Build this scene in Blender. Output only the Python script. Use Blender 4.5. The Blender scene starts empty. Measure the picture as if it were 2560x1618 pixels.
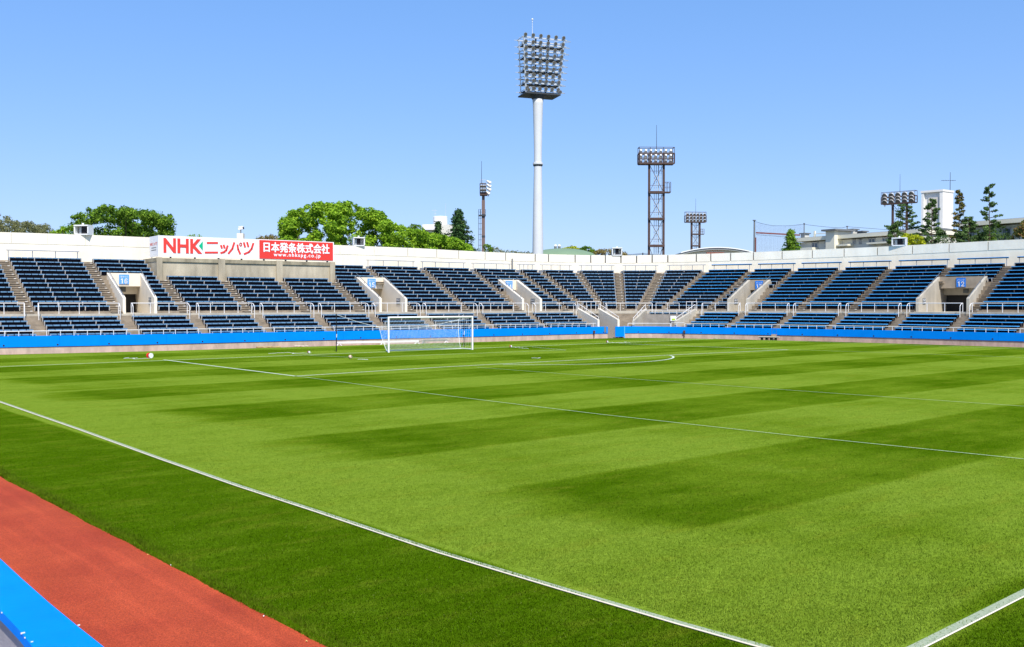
import bpy, math, random
import numpy as np
from mathutils import Vector, Matrix

random.seed(7)
rng = np.random.default_rng(7)
S = bpy.context.scene
COL = S.collection

# ------------------------------------------------------------------ camera
PXW, PXH, FOC = 2560.0, 1618.0, 2431.5
CX, CY, CZ, YAW, PITCH = -42.44, -57.94, 3.453, 0.7143, 0.0210
cam = bpy.data.cameras.new('camera')
cam_ob = bpy.data.objects.new('camera', cam)
COL.objects.link(cam_ob)
cam.sensor_fit = 'HORIZONTAL'
cam.sensor_width = 36.0
cam.lens = FOC / PXW * 36.0
cam.clip_start = 0.1
cam.clip_end = 6000
cam_ob.location = (CX, CY, CZ)
cam_ob.rotation_euler = (math.pi / 2 - PITCH, 0, -YAW)
S.camera = cam_ob

# ------------------------------------------------------------------ light
SUN_EL = math.radians(50)
SUN_H = Vector((-0.45, -0.893, 0)).normalized()          # horizontal direction towards the sun
to_sun = SUN_H * math.cos(SUN_EL) + Vector((0, 0, math.sin(SUN_EL)))
w = bpy.data.worlds.new('World')
S.world = w
w.use_nodes = True
nt = w.node_tree
bg = nt.nodes['Background']
sky = nt.nodes.new('ShaderNodeTexSky')
sky.sky_type = 'NISHITA'
sky.sun_disc = False
sky.sun_elevation = SUN_EL
sky.sun_rotation = math.atan2(SUN_H.x, SUN_H.y)
sky.air_density = 1.0
sky.dust_density = 0.6
sky.ozone_density = 3.0
hs = nt.nodes.new('ShaderNodeHueSaturation')
hs.inputs['Saturation'].default_value = 1.32
hs.inputs['Value'].default_value = 0.98
nt.links.new(sky.outputs[0], hs.inputs['Color'])
gm = nt.nodes.new('ShaderNodeGamma')
gm.inputs['Gamma'].default_value = 0.5
ml = nt.nodes.new('ShaderNodeVectorMath')
ml.operation = 'MULTIPLY'
ml.inputs[1].default_value = (1.40, 1.68, 2.40)
nt.links.new(hs.outputs[0], gm.inputs['Color'])
nt.links.new(gm.outputs[0], ml.inputs[0])
nt.links.new(ml.outputs[0], bg.inputs['Color'])
bg.inputs['Strength'].default_value = 0.15
sl = bpy.data.lights.new('sun', 'SUN')
sl.energy = 4.6
sl.angle = math.radians(0.5)
sl.color = (1.0, 0.955, 0.88)
so = bpy.data.objects.new('sun', sl)
COL.objects.link(so)
so.rotation_euler = to_sun.to_track_quat('Z', 'Y').to_euler()
so.location = (0, 0, 60)
S.view_settings.view_transform = 'Standard'
S.view_settings.look = 'None'
S.view_settings.exposure = 0.28
S.view_settings.gamma = 1.0

# ------------------------------------------------------------------ measuring helpers
FW = Vector((math.sin(YAW) * math.cos(PITCH), math.cos(YAW) * math.cos(PITCH), -math.sin(PITCH)))
RT = Vector((math.cos(YAW), -math.sin(YAW), 0))
UP = RT.cross(FW)
CP = Vector((CX, CY, CZ))
def ray(u, v): return FW + RT * ((u - PXW / 2) / FOC) - UP * ((v - PXH / 2) / FOC)
def ground(u, v, z=0.0):
    d = ray(u, v)
    return CP + d * ((z - CZ) / d.z)
def at(u, v, dep): return CP + ray(u, v) * dep
def proj(p):
    d = Vector(p) - CP
    z = d.dot(FW)
    return (PXW / 2 + FOC * d.dot(RT) / z, PXH / 2 - FOC * d.dot(UP) / z, z)
def on_plane(u, v, p0, n):
    d = ray(u, v)
    return CP + d * ((p0 - CP).dot(n) / d.dot(n))

# ------------------------------------------------------------------ materials
MATS = {}
def mat(name, col, rough=0.7, var=0.0, scale=3.0, metal=0.0, bump=0.0, bscale=40.0, spec=0.3, col2=None, stretch=(1, 1, 1)):
    if name in MATS: return MATS[name]
    m = bpy.data.materials.new(name)
    m.use_nodes = True
    t = m.node_tree
    b = t.nodes['Principled BSDF']
    b.inputs['Base Color'].default_value = (*col, 1)
    b.inputs['Roughness'].default_value = rough
    b.inputs['Metallic'].default_value = metal
    b.inputs['Specular IOR Level'].default_value = spec
    if var > 0 or bump > 0:
        geo = t.nodes.new('ShaderNodeNewGeometry')
        mp = t.nodes.new('ShaderNodeMapping')
        mp.inputs['Scale'].default_value = stretch
        t.links.new(geo.outputs['Position'], mp.inputs['Vector'])
    if var > 0:
        n = t.nodes.new('ShaderNodeTexNoise')
        n.inputs['Scale'].default_value = scale
        n.inputs['Detail'].default_value = 6
        n.inputs['Roughness'].default_value = 0.65
        t.links.new(mp.outputs[0], n.inputs['Vector'])
        r = t.nodes.new('ShaderNodeValToRGB')
        r.color_ramp.elements[0].position = 0.3
        r.color_ramp.elements[1].position = 0.7
        c2 = col2 if col2 else tuple(c * (1 - var) for c in col)
        r.color_ramp.elements[0].color = (*c2, 1)
        r.color_ramp.elements[1].color = (*[min(1, c * (1 + var * 0.4)) for c in col], 1)
        t.links.new(n.outputs['Fac'], r.inputs['Fac'])
        t.links.new(r.outputs[0], b.inputs['Base Color'])
    if bump > 0:
        n2 = t.nodes.new('ShaderNodeTexNoise')
        n2.inputs['Scale'].default_value = bscale
        n2.inputs['Detail'].default_value = 4
        t.links.new(mp.outputs[0], n2.inputs['Vector'])
        bp = t.nodes.new('ShaderNodeBump')
        bp.inputs['Strength'].default_value = bump
        bp.inputs['Distance'].default_value = 0.05
        t.links.new(n2.outputs['Fac'], bp.inputs['Height'])
        t.links.new(bp.outputs[0], b.inputs['Normal'])
    MATS[name] = m
    return m

M_white = mat('white_wall_paint', (0.86, 0.79, 0.645), 0.8, var=0.13, scale=0.9, stretch=(1, 1, 0.35))
M_gatewhite = mat('gate_white_paint', (0.84, 0.75, 0.60), 0.75, var=0.09, scale=0.9)
M_conc = mat('terrace_concrete', (0.30, 0.245, 0.18), 0.9, var=0.35, scale=1.6, bump=0.2, bscale=25)
M_concl = mat('pale_concrete', (0.50, 0.45, 0.36), 0.9, var=0.28, scale=0.9, bump=0.2, bscale=20, stretch=(1, 1, 0.35))
M_block = mat('stained_concrete', (0.50, 0.43, 0.31), 0.9, var=0.42, scale=0.8, bump=0.2, bscale=20, stretch=(1, 1, 0.25))
M_band = mat('dirty_concrete_band', (0.36, 0.31, 0.21), 0.9, var=0.5, scale=1.2, stretch=(1, 1, 0.3))
M_kerb = mat('base_concrete', (0.50, 0.43, 0.345), 0.9, var=0.35, scale=1.4, bump=0.2, bscale=20, stretch=(1, 1, 0.4))
M_blue = mat('blue_wall_paint', (0.0, 0.235, 0.84), 0.7, var=0.10, scale=0.8, spec=0.05)
M_bluecap = mat('blue_cap_paint', (0.0, 0.24, 0.88), 0.6, spec=0.05, var=0.12, scale=1.6, bump=0.05, bscale=30)
M_seat = mat('seat_blue_greyish', (0.13, 0.265, 0.42), 0.45, var=0.35, scale=2.5, spec=0.4)  # greyer of the two seat blues
M_seat2 = mat('seat_blue_vivid', (0.07, 0.40, 0.82), 0.45, var=0.25, scale=2.5, spec=0.4)  # more saturated seat blue for the right stand
M_skirt = mat('bench_body_shade', (0.005, 0.005, 0.008), 0.95, spec=0.0)  # near-black: dark seat body plus deep underseat shade put into colour
M_leg = mat('bench_leg_steel', (0.50, 0.47, 0.44), 0.5)
M_leg2 = mat('bench_leg_shaded', (0.08, 0.07, 0.07), 0.6)  # right stand's legs, with their shade put into the colour
M_rail = mat('white_rail_paint', (0.80, 0.76, 0.72), 0.4)
M_topseat = mat('top_rail_grey', (0.16, 0.22, 0.32), 0.5)
M_dark = mat('dark_parts_and_shadow', (0.02, 0.02, 0.025), 0.9)
M_joint = mat('joint_sealant', (0.16, 0.15, 0.14), 0.9)
M_signblue = mat('sign_blue', (0.02, 0.20, 0.70), 0.5)
M_signblue2 = mat('sign_blue_pale', (0.12, 0.36, 0.80), 0.5)  # paler sign blue for the white gates
M_letter = mat('letter_white', (0.85, 0.85, 0.85), 0.6)
M_board = mat('board_white', (0.82, 0.82, 0.82), 0.5)
M_red = mat('board_red', (0.72, 0.045, 0.035), 0.5)
M_lred = mat('letter_red', (0.72, 0.05, 0.04), 0.5)
M_green = mat('letter_green', (0.0, 0.45, 0.22), 0.5)
M_plate = mat('grey_plate', (0.16, 0.17, 0.17), 0.6)
M_pole = mat('pole_pale_paint', (0.64, 0.65, 0.65), 0.35, var=0.06, scale=0.5)
M_galv = mat('galvanised_steel', (0.55, 0.58, 0.60), 0.45, metal=0.3)
M_dsteel = mat('dark_steel', (0.05, 0.055, 0.06), 0.6)
M_lampw = mat('lamp_housing_white', (0.75, 0.75, 0.73), 0.4)
M_lens = mat('lamp_glass', (0.11, 0.10, 0.085), 0.15, spec=0.8)
M_lampgrey = mat('lamp_housing_grey', (0.48, 0.50, 0.50), 0.35, metal=0.4)
M_brown = mat('brown_steel_paint', (0.085, 0.05, 0.04), 0.6, var=0.25, scale=1.0)
M_post = mat('goal_white', (0.85, 0.85, 0.85), 0.35)
M_black = mat('black_pole', (0.01, 0.01, 0.012), 0.4)
M_net = mat('net_cord', (0.85, 0.87, 0.85), 0.8)

# ------------------------------------------------------------------ mesh helpers
class MB:
    def __init__(s): s.v = []; s.f = []; s.mi = []; s.cur = 0
    def quad(s, a, b, c, d):
        i = len(s.v); s.v += [tuple(a), tuple(b), tuple(c), tuple(d)]; s.f.append((i, i + 1, i + 2, i + 3)); s.mi.append(s.cur)
    def poly(s, pts):
        i = len(s.v); s.v += [tuple(p) for p in pts]; s.f.append(tuple(range(i, i + len(pts)))); s.mi.append(s.cur)
    def hexa(s, c):   # c: bottom 4 (ccw) then top 4
        i = len(s.v); s.v += [tuple(p) for p in c]
        for f in ((3, 2, 1, 0), (4, 5, 6, 7), (0, 1, 5, 4), (1, 2, 6, 5), (2, 3, 7, 6), (3, 0, 4, 7)):
            s.f.append(tuple(i + k for k in f)); s.mi.append(s.cur)
    def box(s, c, ax, ay, az):
        c = Vector(c); ax = Vector(ax); ay = Vector(ay); az = Vector(az)
        s.hexa([c - ax - ay - az, c + ax - ay - az, c + ax + ay - az, c - ax + ay - az,
                c - ax - ay + az, c + ax - ay + az, c + ax + ay + az, c - ax + ay + az])
    def bar(s, a, b, w, h=None, up=(0, 0, 1)):
        a = Vector(a); b = Vector(b); h = h or w
        d = (b - a); L = d.length
        if L < 1e-6: return
        d /= L
        u = Vector(up)
        if abs(u.dot(d)) > 0.98: u = Vector((1, 0, 0))
        x = d.cross(u).normalized(); y = x.cross(d)
        s.box((a + b) / 2, d * L / 2, x * w / 2, y * h / 2)
    def tube(s, a, b, r0, r1=None, n=8, caps=True):
        a = Vector(a); b = Vector(b); r1 = r0 if r1 is None else r1
        d = (b - a)
        if d.length < 1e-6: return
        d.normalize()
        u = Vector((0, 0, 1)) if abs(d.z) < 0.9 else Vector((1, 0, 0))
        x = d.cross(u).normalized(); y = d.cross(x)
        i = len(s.v)
        for c, r in ((a, r0), (b, r1)):
            for k in range(n):
                t = 2 * math.pi * k / n
                s.v.append(tuple(c + x * math.cos(t) * r + y * math.sin(t) * r))
        for k in range(n):
            s.f.append((i + k, i + (k + 1) % n, i + n + (k + 1) % n, i + n + k)); s.mi.append(s.cur)
        if caps:
            s.f.append(tuple(i + k for k in reversed(range(n)))); s.mi.append(s.cur)
            s.f.append(tuple(i + n + k for k in range(n))); s.mi.append(s.cur)
    def path(s, pts, r, n=6):
        for a, b in zip(pts[:-1], pts[1:]): s.tube(a, b, r, n=n)
    def lathe(s, base, prof, n=20):
        base = Vector(base); i = len(s.v)
        for r, z in prof:
            for k in range(n):
                t = 2 * math.pi * k / n
                s.v.append((base.x + r * math.cos(t), base.y + r * math.sin(t), base.z + z))
        for j in range(len(prof) - 1):
            for k in range(n):
                s.f.append((i + j * n + k, i + j * n + (k + 1) % n, i + (j + 1) * n + (k + 1) % n, i + (j + 1) * n + k)); s.mi.append(s.cur)
        s.f.append(tuple(i + k for k in reversed(range(n)))); s.mi.append(s.cur)
        s.f.append(tuple(i + (len(prof) - 1) * n + k for k in range(n))); s.mi.append(s.cur)
    def build(s, name, mats, parent=None, smooth=False):
        me = bpy.data.meshes.new(name)
        me.from_pydata(s.v, [], s.f)
        if not isinstance(mats, (list, tuple)): mats = [mats]
        for m in mats: me.materials.append(m)
        if len(mats) > 1: me.polygons.foreach_set('material_index', s.mi)
        if smooth: me.polygons.foreach_set('use_smooth', [True] * len(me.polygons))
        me.update()
        o = bpy.data.objects.new(name, me)
        COL.objects.link(o)
        if parent is not None:
            o.parent = parent
            o.matrix_parent_inverse = Matrix.Translation(-parent.location) if parent.rotation_euler.z == 0 else parent_inv(parent)
        return o

def parent_inv(p):
    return (Matrix.Translation(p.location) @ p.rotation_euler.to_matrix().to_4x4()).inverted()

LABELS = {}
def tag(o, label, cat, group=None, kind=None):
    if label:
        assert 4 <= len(label.split()) <= 16, label
        if label in LABELS: print('DUPLICATE LABEL', label)
        LABELS[label] = 1
        o['label'] = label
    if cat: o['category'] = cat
    if group: o['group'] = group
    if kind: o['kind'] = kind
    return o
def thing(name, label, cat, loc=(0, 0, 0), group=None):
    o = bpy.data.objects.new(name, None)
    COL.objects.link(o)
    o.location = loc
    o.empty_display_size = 0.3
    return tag(o, label, cat, group)

def text_mesh(txt, name, material, origin, ex, ey, w, h, parent, bold=0.0, push=0.012, space=1.0, fat=0.0):
    """text fitted to a w x h box; origin = lower left corner, ex/ey unit axes of its plane"""
    cu = bpy.data.curves.new('t', 'FONT')
    cu.body = txt
    cu.size = 1.0
    cu.offset = bold
    cu.space_character = space
    cu.extrude = 0.0
    ob = bpy.data.objects.new('t', cu)
    COL.objects.link(ob)
    dg = bpy.context.evaluated_depsgraph_get()
    me = bpy.data.meshes.new_from_object(ob.evaluated_get(dg))
    bpy.data.objects.remove(ob)
    bpy.data.curves.remove(cu)
    n = len(me.vertices)
    co = np.empty(n * 3); me.vertices.foreach_get('co', co); co = co.reshape(-1, 3)
    mn = co.min(0); mx = co.max(0)
    ez = ex.cross(ey)
    out = np.empty_like(co)
    for i in range(n):
        x = (co[i, 0] - mn[0]) / (mx[0] - mn[0]) * w
        y = (co[i, 1] - mn[1]) / (mx[1] - mn[1]) * h
        p = origin + ex * x + ey * y + ez * push
        out[i] = p
    if fat > 0:      # heavier strokes: the same outlines laid several times, each a little aside
        faces = [tuple(p.vertices) for p in me.polygons]
        V = []; F = []
        for q, (dx, dy) in enumerate(((0, 0), (-1, 0), (1, 0), (0, -1), (0, 1), (-.7, -.7), (.7, .7), (-.7, .7), (.7, -.7))):
            sh = ex * dx * fat + ey * dy * fat + ez * 0.0012 * q
            n0 = len(V); V += [tuple(Vector(o_) + sh) for o_ in out]; F += [tuple(n0 + i for i in f) for f in faces]
        me = bpy.data.meshes.new(name); me.from_pydata(V, [], F)
    else: me.vertices.foreach_set('co', out.ravel())
    me.materials.clear()
    me.materials.append(material)
    me.name = name
    me.update()
    o = bpy.data.objects.new(name, me)
    COL.objects.link(o)
    if parent is not None:
        o.parent = parent
        o.matrix_parent_inverse = parent_inv(parent)
    return o

ORD = ['first', 'second', 'third', 'fourth', 'fifth', 'sixth', 'seventh', 'eighth', 'ninth', 'tenth', 'eleventh', 'twelfth', 'thirteenth']

# ------------------------------------------------------------------ curve of the stand (foot of the pitchside wall)
WPX = [(0, 885.7), (200, 881.3), (400, 876.5), (630, 869.5), (860, 863), (1050, 858), (1240, 853), (1400, 848), (1500, 845.4), (1570, 843.8),
       (1625, 843.9), (1670, 844.7), (1780, 846.8), (1900, 849), (2120, 854.5), (2330, 860.8), (2560, 868)]
wp = [ground(*q) for q in WPX]
wp = [(p.x, p.y) for p in wp]
e0 = (wp[0][0] - wp[1][0], wp[0][1] - wp[1][1])
wp = [(wp[0][0] + e0[0] * 3.6, wp[0][1] + e0[1] * 3.6), (wp[0][0] + e0[0] * 1.6, wp[0][1] + e0[1] * 1.6)] + wp + [(38.7, -36), (38.8, -46), (38.8, -60)]
A = np.array(wp, float)
seg = np.r_[0, np.cumsum(np.hypot(*np.diff(A, axis=0).T))]
STEP = 0.5
NS = int(seg[-1] / STEP)
sq = np.linspace(0, seg[-1], NS)
C2 = np.c_[np.interp(sq, seg, A[:, 0]), np.interp(sq, seg, A[:, 1])]
def gsm(a, k):
    ker = np.exp(-0.5 * (np.arange(-3 * k, 3 * k + 1) / k) ** 2); ker /= ker.sum()
    lo = a[0] + (a[0] - a[1:3 * k + 1][::-1]); hi = a[-1] + (a[-1] - a[-3 * k - 1:-1][::-1])
    return np.convolve(np.r_[lo, a, hi], ker, 'valid')
C2 = np.c_[gsm(C2[:, 0], 5), gsm(C2[:, 1], 5)]
T2 = np.gradient(C2, axis=0)
T2 = np.c_[gsm(T2[:, 0], 12), gsm(T2[:, 1], 12)]
T2 /= np.linalg.norm(T2, axis=1)[:, None]
N2 = np.c_[-T2[:, 1], T2[:, 0]]
def P(s, d, z=0.0):
    s = min(max(s, 0), NS - 1.001); i = int(s); f = s - i
    c = C2[i] * (1 - f) + C2[i + 1] * f; n = N2[i] * (1 - f) + N2[i + 1] * f
    return Vector((c[0] + n[0] * d, c[1] + n[1] * d, z))
_ucache = {}
def ucol(d):
    k = round(d, 3)
    if k not in _ucache:
        q = C2 + N2 * d
        dx = q[:, 0] - CX; dy = q[:, 1] - CY
        zz = dx * FW.x + dy * FW.y
        rr = dx * RT.x + dy * RT.y
        _ucache[k] = np.maximum.accumulate(PXW / 2 + FOC * rr / zz)
    return _ucache[k]
def s_of(u, d): return float(np.interp(u, ucol(d), np.arange(NS)))
def tang(s):
    i = int(min(max(s, 0), NS - 2)); return Vector((T2[i][0], T2[i][1], 0))
def nrm(s):
    i = int(min(max(s, 0), NS - 2)); return Vector((N2[i][0], N2[i][1], 0))
class Edge:
    """a straight radial line in plan, given by its picture column at two depths of the stand"""
    def __init__(s, ua, da, ub, db):
        s.a = P(s_of(ua, da), da); s.b = P(s_of(ub, db), db); s.da = da; s.db = db
    def at(s, d):
        q = s.a + (s.b - s.a) * ((d - s.da) / (s.db - s.da))
        return s_of(proj(q)[0], d)
class SEdge:
    def __init__(s, v): s.v = v
    def at(s, d): return s.v
def srange(s0, s1, step=4):
    n = max(1, int(math.ceil((s1 - s0) / step)))
    return [s0 + (s1 - s0) * i / n for i in range(n + 1)]
def strip(mb, s0, s1, d0, d1, z0, z1, step=2, faces='all'):
    if s1 - s0 < 0.02: return
    ss = srange(s0, s1, step)
    for a, b in zip(ss[:-1], ss[1:]):
        A0, B0, A1, B1 = P(a, d0), P(b, d0), P(a, d1), P(b, d1)
        z = lambda p, q: (p.x, p.y, q)
        mb.quad(z(A0, z1), z(B0, z1), z(B1, z1), z(A1, z1))
        mb.quad(z(A0, z0), z(B0, z0), z(B0, z1), z(A0, z1))
        if faces == 'all':
            mb.quad(z(B1, z0), z(A1, z0), z(A1, z1), z(B1, z1))
            mb.quad(z(A0, z0), z(A1, z0), z(B1, z0), z(B0, z0))
    a = s0; mb.quad(P(a, d1, z0), P(a, d0, z0), P(a, d0, z1), P(a, d1, z1))
    a = s1; mb.quad(P(a, d0, z0), P(a, d1, z0), P(a, d1, z1), P(a, d0, z1))

# levels
WALK = 2.65
def dU(j): return 6.2 + 0.8 * j
def zU(j): return 3.25 + 0.36 * j          # seat top
def tU(j): return zU(j) - 0.42             # tread
def dL(i): return 0.9 + 0.8 * i
def zL(i): return 1.30 + 0.295 * i
def tL(i): return zL(i) - 0.40
ZTOPF = tU(11) + 0.16                      # floor of the back walkway
DW = 16.4                                  # back wall
_wu = [100, 500, 1050, 1300, 1560, 1780, 2000, 2500]
_wz = [9.30, 9.28, 9.22, 9.08, 9.00, 9.10, 9.22, 9.46]
_ws = [s_of(u, DW) for u in _wu]
def wall_top(s): return float(np.interp(s, _ws, _wz))
S0, S1 = 0.0, NS - 1.5

# ------------------------------------------------------------------ ground, track, pitch
def sheet(name, pts, z, material, kind='structure'):
    mb = MB(); mb.poly([(p[0], p[1], z) for p in pts])
    o = mb.build(name, material); o['kind'] = kind
    return o
M_ground = mat('park_ground', (0.16, 0.15, 0.10), 0.95, var=0.4, scale=0.05)
sheet('ground', [(-2500, -2500), (2500, -2500), (2500, 2500), (-2500, 2500)], -0.30, M_ground)

def track_material():
    m = bpy.data.materials.new('red_track_rubber'); m.use_nodes = True
    t = m.node_tree; b = t.nodes['Principled BSDF']; L = t.links
    geo = t.nodes.new('ShaderNodeNewGeometry')
    def noise(scale, det=5, sc=(1, 1, 1), rot=0):
        mp = t.nodes.new('ShaderNodeMapping'); mp.inputs['Scale'].default_value = sc; mp.inputs['Rotation'].default_value = (0, 0, rot)
        L.new(geo.outputs['Position'], mp.inputs['Vector'])
        n = t.nodes.new('ShaderNodeTexNoise'); n.inputs['Scale'].default_value = scale; n.inputs['Detail'].default_value = det
        L.new(mp.outputs[0], n.inputs['Vector']); return n.outputs['Fac']
    def ramp(f, a, b_, ca, cb):
        r = t.nodes.new('ShaderNodeValToRGB'); e = r.color_ramp.elements
        e[0].position = a; e[1].position = b_; e[0].color = (*ca, 1); e[1].color = (*cb, 1); L.new(f, r.inputs['Fac']); return r.outputs[0]
    def mix(kind, f, a, b_):
        x = t.nodes.new('ShaderNodeMix'); x.data_type = 'RGBA'; x.blend_type = kind; x.inputs[0].default_value = f
        L.new(a, x.inputs[6]); L.new(b_, x.inputs[7]); return x.outputs[2]
    base = ramp(noise(0.7), 0.3, 0.7, (0.34, 0.043, 0.015), (0.48, 0.076, 0.024))
    sp = ramp(noise(75, 3), 0.36, 0.64, (0.66, 0.66, 0.66), (1.28, 1.28, 1.28))
    c = mix('MULTIPLY', 1.0, base, sp)
    streak = ramp(noise(4.5, 4, (1, 0.05, 1), 0.10), 0.48, 0.70, (1, 1, 1), (1.22, 1.24, 1.3))
    c = mix('MULTIPLY', 1.0, c, streak)
    st2 = ramp(noise(0.55, 6), 0.3, 0.5, (0.86, 0.84, 0.84), (1, 1, 1))
    c = mix('MULTIPLY', 1.0, c, st2)
    L.new(c, b.inputs['Base Color']); b.inputs['Roughness'].default_value = 0.85; b.inputs['Specular IOR Level'].default_value = 0.2
    bp = t.nodes.new('ShaderNodeBump'); bp.inputs['Strength'].default_value = 0.4; bp.inputs['Distance'].default_value = 0.01
    L.new(noise(150, 2), bp.inputs['Height']); L.new(bp.outputs[0], b.inputs['Normal'])
    return m
M_track = track_material()
border = [P(s, 0.1) for s in range(0, NS - 1, 6)]
sheet('running_track', [(p.x, p.y) for p in border] + [(38.9, -110), (-46, -110), (-46, 19)], -0.045, M_track)

def grass_material(name, stripes=True):
    m = bpy.data.materials.new(name); m.use_nodes = True
    t = m.node_tree; b = t.nodes['Principled BSDF']; L = t.links
    geo = t.nodes.new('ShaderNodeNewGeometry')
    sep = t.nodes.new('ShaderNodeSeparateXYZ'); L.new(geo.outputs['Position'], sep.inputs[0])
    def noise(scale, det=4, sc=(1, 1, 1), rough=0.6, rot=0):
        mp = t.nodes.new('ShaderNodeMapping'); mp.inputs['Scale'].default_value = sc; mp.inputs['Rotation'].default_value = (0, 0, rot)
        L.new(geo.outputs['Position'], mp.inputs['Vector'])
        n = t.nodes.new('ShaderNodeTexNoise'); n.inputs['Scale'].default_value = scale; n.inputs['Detail'].default_value = det
        n.inputs['Roughness'].default_value = rough
        L.new(mp.outputs[0], n.inputs['Vector']); return n.outputs['Fac']
    def M(op, a, b_=None, c_=None):
        n = t.nodes.new('ShaderNodeMath'); n.operation = op
        for i, x in enumerate((a, b_, c_)):
            if x is None: continue
            if isinstance(x, (int, float)): n.inputs[i].default_value = x
            else: L.new(x, n.inputs[i])
        return n.outputs[0]
    def ramp(f, stops):
        r = t.nodes.new('ShaderNodeValToRGB'); e = r.color_ramp.elements
        while len(e) < len(stops): e.new(0.5)
        for k, (p, c) in enumerate(stops): e[k].position = p; e[k].color = (*c, 1)
        L.new(f, r.inputs['Fac']); return r.outputs[0]
    def mix(kind, f, a, b_):
        x = t.nodes.new('ShaderNodeMix'); x.data_type = 'RGBA'; x.blend_type = kind
        if isinstance(f, (int, float)): x.inputs[0].default_value = f
        else: L.new(f, x.inputs[0])
        for k, v in ((6, a), (7, b_)):
            if isinstance(v, tuple): x.inputs[k].default_value = (*v, 1)
            else: L.new(v, x.inputs[k])
        return x.outputs[2]
    def band(coord, off, per, soft):
        # smooth square wave 0..1
        ph = M('SINE', M('MULTIPLY', M('SUBTRACT', coord, off), 2 * math.pi / per))
        return M('MULTIPLY_ADD', ph, 0.5 / soft, 0.5)
    def clamp(x):
        c = t.nodes.new('ShaderNodeClamp'); L.new(x, c.inputs[0]); return c.outputs[0]
    wob = M('MULTIPLY', M('SUBTRACT', noise(0.35, 3), 0.5), 1.1)
    wob2 = M('MULTIPLY', M('SUBTRACT', noise(0.12, 3), 0.5), 6.0)
    yy = M('ADD', sep.outputs['Y'], M('MULTIPLY', wob, 0.22))
    xx = M('ADD', sep.outputs['X'], wob2)
    # bands across the pitch (dark where the wave is high)
    bx = clamp(band(yy, -48.6, 8.75, 0.09))
    by = clamp(band(xx, -31.3, 9.3, 0.8))
    dark = M('ADD', M('MULTIPLY', bx, 0.60), M('MULTIPLY', by, 0.28))
    # strip of uncrossed mowing along the near touchline
    inner = clamp(M('MULTIPLY', M('SUBTRACT', xx, -31.9), 0.55))
    dark = M('MULTIPLY', dark, inner)
    # outside the touchline / beyond halfway the grass was mown the other way
    outs = clamp(M('MULTIPLY', M('SUBTRACT', -34.2, M('ADD', sep.outputs['X'], M('MULTIPLY', wob, 0.12))), 8.0))
    dark = M('MAXIMUM', dark, M('MULTIPLY', outs, 0.97))
    outs2 = clamp(M('MULTIPLY', M('SUBTRACT', -53.35, sep.outputs['Y']), 8.0))
    dark = M('MAXIMUM', dark, M('MULTIPLY', outs2, 0.86))
    dark = clamp(M('ADD', dark, M('MULTIPLY', M('SUBTRACT', noise(0.25, 5, (0.6, 1.6, 1)), 0.5), 1.05)))
    mow = M('ADD', M('SINE', M('MULTIPLY', M('ADD', sep.outputs['Y'], M('MULTIPLY', wob, 0.12)), 2 * math.pi / 1.46)), M('MULTIPLY', M('SINE', M('MULTIPLY', M('ADD', sep.outputs['X'], M('MULTIPLY', wob, 0.15)), 2 * math.pi / 1.9)), 0.8))
    dark = clamp(M('ADD', dark, M('MULTIPLY', mow, 0.045)))
    dark = clamp(M('ADD', dark, M('MULTIPLY', M('SUBTRACT', noise(1.0, 5, (0.7, 1.5, 1), 0.7, 0.5), 0.5), 0.85)))
    col = ramp(dark, [(0.0, (0.170, 0.262, 0.019)), (0.5, (0.112, 0.192, 0.007)), (1.0, (0.056, 0.120, 0.0015))])
    # yellowish dry patches and fine blade mottling
    dry = ramp(noise(1.1, 6, (0.6, 1.6, 1), 0.7, 0.5), [(0.52, (0, 0, 0)), (0.8, (1, 1, 1))])
    col = mix('MIX', M('MULTIPLY', dry, 0.45), col, (0.22, 0.235, 0.018))
    f1 = ramp(noise(11, 5, (1, 2.2, 1), 0.8, 0.72), [(0.36, (0.66, 0.70, 0.6)), (0.66, (1.32, 1.28, 1.5))])
    col = mix('MULTIPLY', 1.0, col, f1)
    f2 = ramp(noise(42, 4, (1, 2.0, 1), 0.8, 0.72), [(0.38, (0.60, 0.64, 0.5)), (0.64, (1.45, 1.36, 1.7))])
    col = mix('MULTIPLY', 1.0, col, f2)
    fl = ramp(noise(46, 1), [(0.715, (0, 0, 0)), (0.74, (1, 1, 1))])
    col = mix('MIX', M('MULTIPLY', fl, 0.45), col, (0.40, 0.44, 0.12))
    f0 = ramp(noise(3.2, 5, (1, 1.7, 1), 0.7, 0.72), [(0.3, (0.84, 0.87, 0.84)), (0.7, (1.16, 1.12, 1.16))])
    col = mix('MULTIPLY', 1.0, col, f0)
    L.new(col, b.inputs['Base Color'])
    b.inputs['Roughness'].default_value = 0.8
    b.inputs['Specular IOR Level'].default_value = 0.0
    bp = t.nodes.new('ShaderNodeBump'); bp.inputs['Strength'].default_value = 0.55; bp.inputs['Distance'].default_value = 0.03
    L.new(noise(55, 4), bp.inputs['Height']); L.new(bp.outputs[0], b.inputs['Normal'])
    return m
M_grass = grass_material('mown_grass')
def edge_x(y):
    return -37.40 + 0.014 * math.sin(y * 1.9) * math.sin(y * 0.63) + 0.007 * math.sin(y * 5.3)
mb = MB()
far = [P(s, -0.75) for s in range(22, NS - 1, 3)]
pts = [(p.x, p.y) for p in far]
pts = [(edge_x(12.0), 12.0)] + [p for p in pts if p[0] > -37] + [(38.0, -105)]
ys = np.arange(-105, 12.0, 0.25)
left = [(edge_x(y) + random.uniform(-0.015, 0.015), y) for y in ys]
mb.poly([(p[0], p[1], 0) for p in pts + left])
lp = [(x, y) for x, y in left]
for a, b in zip(lp[:-1], lp[1:]):
    mb.quad((a[0] - 0.03, a[1], -0.05), (b[0] - 0.03, b[1], -0.05), (b[0], b[1], 0), (a[0], a[1], 0))
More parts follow.
